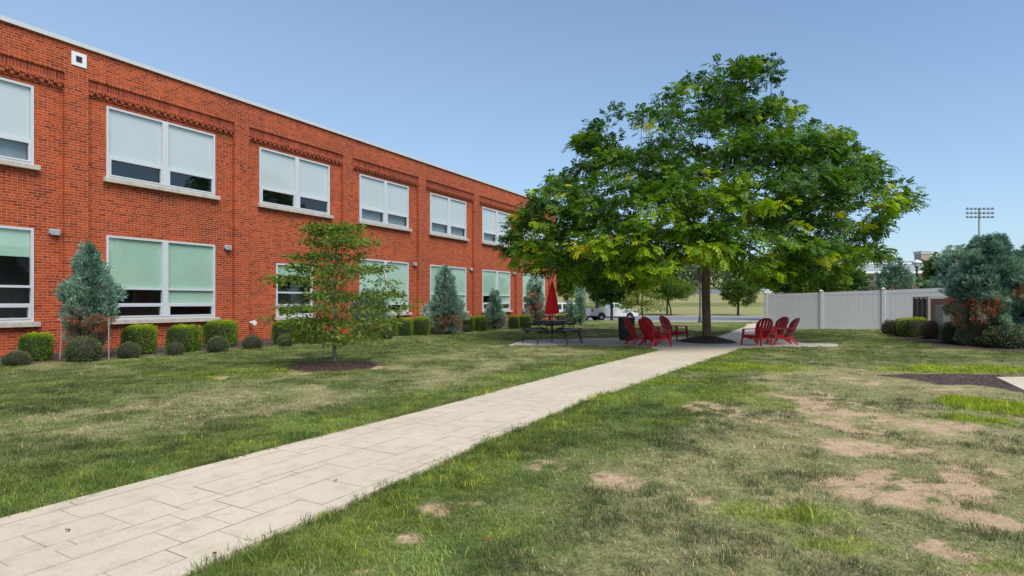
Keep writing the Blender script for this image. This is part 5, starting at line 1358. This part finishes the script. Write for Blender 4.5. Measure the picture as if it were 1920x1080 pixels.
# ------------------------------------------------------------------ grass blades (uncountable: one object)
def blade_mesh(name, n, hmin, hmax, spread, w, lean, segs=2):
    V = []; Q = []
    a = rng.uniform(0, 2 * PI, n); r = spread * rng.random(n) ** .6
    for i in range(n):
        p = np.array([r[i] * math.cos(a[i]), r[i] * math.sin(a[i]), -.01]); b = rng.uniform(0, 2 * PI); h = rng.uniform(hmin, hmax); l = h * rng.uniform(.1, lean)
        d = np.array([math.cos(b), math.sin(b), 0]); s = np.array([-d[1], d[0], 0]) * w * rng.uniform(.7, 1.3)
        if rng.random() < .5: s = np.array([math.cos(b + .8), math.sin(b + .8), 0]) * w
        k = len(V)
        m = p + d * l * .35 + np.array([0, 0, h * .6]); t = p + d * l + np.array([0, 0, h])
        V += [p - s, p + s, m + s * .8, m - s * .8, t + s * .12, t - s * .12]; Q += [(k, k + 1, k + 2, k + 3), (k + 3, k + 2, k + 4, k + 5)]
    me = bpy.data.meshes.new(name); me.from_pydata([tuple(v) for v in V], [], Q); me.materials.append(M['blade'])
    o = bpy.data.objects.new(name, me); return o
m, N, L, B = new_mat("grass_blade"); nt = m.node_tree; N.remove(B)
ac = attr(nt, "gcol", 'INSTANCER', "Color")
gi = N.new("ShaderNodeNewGeometry"); v = ramp(nt, [(0, (.55, .58, .5)), (.5, (1, 1, 1)), (.85, (1.3, 1.25, 1.1)), (1, (1.9, 1.6, 1.3))], gi.outputs["Random Per Island"])
c = mixc(nt, 1, ac, v.outputs[0], 'MULTIPLY')
d = N.new("ShaderNodeBsdfPrincipled"); d.inputs["Roughness"].default_value = .6; d.inputs["Specular IOR Level"].default_value = .25
t = N.new("ShaderNodeBsdfTranslucent"); mx = N.new("ShaderNodeMixShader"); mx.inputs[0].default_value = .3
L.new(c, d.inputs["Base Color"]); L.new(c, t.inputs[0]); L.new(d.outputs[0], mx.inputs[1]); L.new(t.outputs[0], mx.inputs[2]); L.new(mx.outputs[0], N["Material Output"].inputs[0])
M['blade'] = m
tcoll = bpy.data.collections.new("grass_tufts")
for i, (n_, a, b, sp, w, ln) in enumerate([(26, .025, .060, .085, .0022, .9), (26, .02, .05, .095, .0022, 1.3), (22, .04, .085, .08, .0026, .9), (18, .015, .04, .09, .002, 1.8)]):
    tcoll.objects.link(blade_mesh("tuft_%d" % i, n_, a, b, sp, w, ln))
def scatter():
    Ps = []; Ss = []
    for (y0, y1, dens, sc) in ((1.8, 4.5, 420, .85), (4.5, 8, 260, 1.0), (8, 13, 120, 1.3), (13, 21, 50, 1.75), (21, 34, 18, 2.4)):
        A = (y1 - y0) * 2 * 1.05 * y1; n = int(A * dens)
        y = rng.uniform(y0, y1, n); x = rng.uniform(-1.05 * y1, 1.05 * y1, n); k = (np.abs(x) < 1.0 * y + 1)
        x, y = x[k], y[k]; Ps.append(np.stack([x, y], 1)); Ss.append(np.full(len(x), sc))
    return np.concatenate(Ps), np.concatenate(Ss)
xy, sc = scatter(); X, Y = xy[:, 0], xy[:, 1]
ok = np.ones(len(X), bool)
for pl in paved: ok &= ~inpoly(X, Y, pl)
ok &= ~bedL(X, Y); ok &= pdist(X, Y) > .1; ok &= ~inpoly(X, Y, bedR_poly)
ok &= ~(inpoly(X, Y, mulch_patch) & (rng.random(len(X)) < .96)); ok &= np.hypot(X - dogB.x, Y - dogB.y) > .85; ok &= np.hypot(X - tb.x, Y - tb.y) > ringR
ok &= Y < 55
X, Y, sc = X[ok], Y[ok], sc[ok]
dry, lime, soil, dark = lawn(X, Y)
keep = rng.random(len(X)) > soil * .64 - .05; X, Y, sc, dry, lime, soil, dark = [q[keep] for q in (X, Y, sc, dry, lime, soil, dark)]
keep = rng.random(len(X)) > dry * .35; X, Y, sc, dry, lime, soil, dark = [q[keep] for q in (X, Y, sc, dry, lime, soil, dark)]
n = len(X)
def C3(*c): return np.tile(np.array(c), (n, 1))
nA = np.clip((fbm(X, Y, .30, 3) - .5) * 1.5 + .5, 0, 1)[:, None]; nB = fbm(X, Y, 1.7, 2)[:, None]
col = C3(.185, .245, .062) * (1 + .35 * (nB - .5) * 2) * (1 + .75 * (nA - .5) * 2)
col = col * (1 - dark[:, None] * .8) + C3(.085, .125, .048) * dark[:, None] * .8
isdry = (rng.random(n) < np.clip(dry * 1.0 * (.45 + 1.1 * nA[:, 0]), 0, .95))[:, None]; mixd = np.clip(dry * .75, 0, 1)[:, None]
straw = C3(.70, .59, .37) * rng.uniform(.45, 1.15, (n, 1)); greyg = C3(.30, .325, .17); brn = C3(.38, .28, .17)
col = col * (1 - mixd) + (greyg * (1 - .45 * dark[:, None])) * mixd
rr_ = rng.random((n, 1)); col = np.where(isdry & (rr_ < .55), straw, np.where(isdry & (rr_ < .72), brn * rng.uniform(.6, 1.2, (n, 1)), np.where(isdry, greyg * (.5 + nA) * rng.uniform(.6, 1.3, (n, 1)), col)))
lm = lime[:, None] * rng.uniform(.4, 1, (n, 1)); col = col * (1 - lm) + C3(.31, .43, .015) * lm
yl = (rng.random(n) < lime * .25)[:, None]; col = np.where(yl, C3(.50, .54, .03), col)
br = (rng.random(n) < soil * .62)[:, None]; col = np.where(br, C3(.55, .40, .25) * rng.uniform(.5, 1.2, (n, 1)), col)
near = np.isclose(sc, .85) | np.isclose(sc, 1.0)
zoff = np.where((Y < 30) & (X > -14) & (X < 21), (fbm(X, Y, .9, 5) - .5) * .05 + (fbm(X, Y, .2, 1) - .5) * .02, 0)
Z = g(X, Y) + zoff
hgt = np.clip(.58 + .55 * dark * (1 - .3 * dry) + .45 * lime - .2 * dry - .4 * soil, .28, 1.4) * rng.uniform(.75, 1.25, n) * np.where(sc > 1.2, .8, 1.0)
edge = np.zeros(n)
pdv = pdist(X, Y); edge = np.exp(-np.abs(pdv - pathR_p(X, Y)) / .12) * .5 + np.exp(-np.abs(pathL_p(X, Y) - pdv) / .1) * .15
hgt = hgt * (1 + edge) * .86
me = bpy.data.meshes.new("grass"); me.vertices.add(n); me.vertices.foreach_set("co", np.stack([X, Y, Z], 1).astype(np.float32).ravel())
def fa(nm, tp, arr, key="value"):
    a = me.attributes.new(nm, tp, 'POINT'); a.data.foreach_set(key, np.asarray(arr, np.float32).ravel())
fa("gcol", 'FLOAT_COLOR', np.concatenate([np.clip(col, 0, 1), np.ones((n, 1))], 1), "color")
fa("rot", 'FLOAT_VECTOR', np.stack([rng.normal(size=n) * .1, rng.normal(size=n) * .1, rng.uniform(0, 6.28, n)], 1), "vector")
fa("scl", 'FLOAT_VECTOR', np.stack([sc, sc, sc ** .35 * hgt], 1), "vector")
ty = np.where(br[:, 0], 3, np.where(isdry[:, 0], rng.choice([1, 3, 1, 0], n), np.where(lime > .5, 2, rng.choice([0, 0, 1, 2], n))))
a = me.attributes.new("kindex", 'INT', 'POINT'); a.data.foreach_set("value", ty.astype(np.int32))
go = bpy.data.objects.new("grass", me); COL.objects.link(go)
tag(go, "short patchy lawn grass blades in greens and straw tones", "grass", kind="stuff")
gn = bpy.data.node_groups.new("grass_nodes", 'GeometryNodeTree')
gn.interface.new_socket("Geometry", in_out='INPUT', socket_type='NodeSocketGeometry'); gn.interface.new_socket("Geometry", in_out='OUTPUT', socket_type='NodeSocketGeometry')
gi_ = gn.nodes.new("NodeGroupInput"); gout = gn.nodes.new("NodeGroupOutput")
m2p = gn.nodes.new("GeometryNodeMeshToPoints"); iop = gn.nodes.new("GeometryNodeInstanceOnPoints"); ci_ = gn.nodes.new("GeometryNodeCollectionInfo")
ci_.inputs[0].default_value = tcoll; ci_.inputs["Separate Children"].default_value = True; ci_.inputs["Reset Children"].default_value = True
def na(nm, dt):
    x = gn.nodes.new("GeometryNodeInputNamedAttribute"); x.data_type = dt; x.inputs[0].default_value = nm; return [o for o in x.outputs if o.enabled][0]
gl_ = gn.links; gl_.new(gi_.outputs[0], m2p.inputs[0]); gl_.new(m2p.outputs[0], iop.inputs["Points"]); gl_.new(ci_.outputs[0], iop.inputs["Instance"])
iop.inputs["Pick Instance"].default_value = True
gl_.new(na("kindex", 'INT'), iop.inputs["Instance Index"]); gl_.new(na("rot", 'FLOAT_VECTOR'), iop.inputs["Rotation"]); gl_.new(na("scl", 'FLOAT_VECTOR'), iop.inputs["Scale"])
gl_.new(iop.outputs[0], gout.inputs[0])
md = go.modifiers.new("grass", 'NODES'); md.node_group = gn
print("grass tufts", n)
for lst in protos.values():
    for p_ in lst:
        if p_ not in used:
            for c_ in list(p_.children): bpy.data.objects.remove(c_)
            bpy.data.objects.remove(p_)
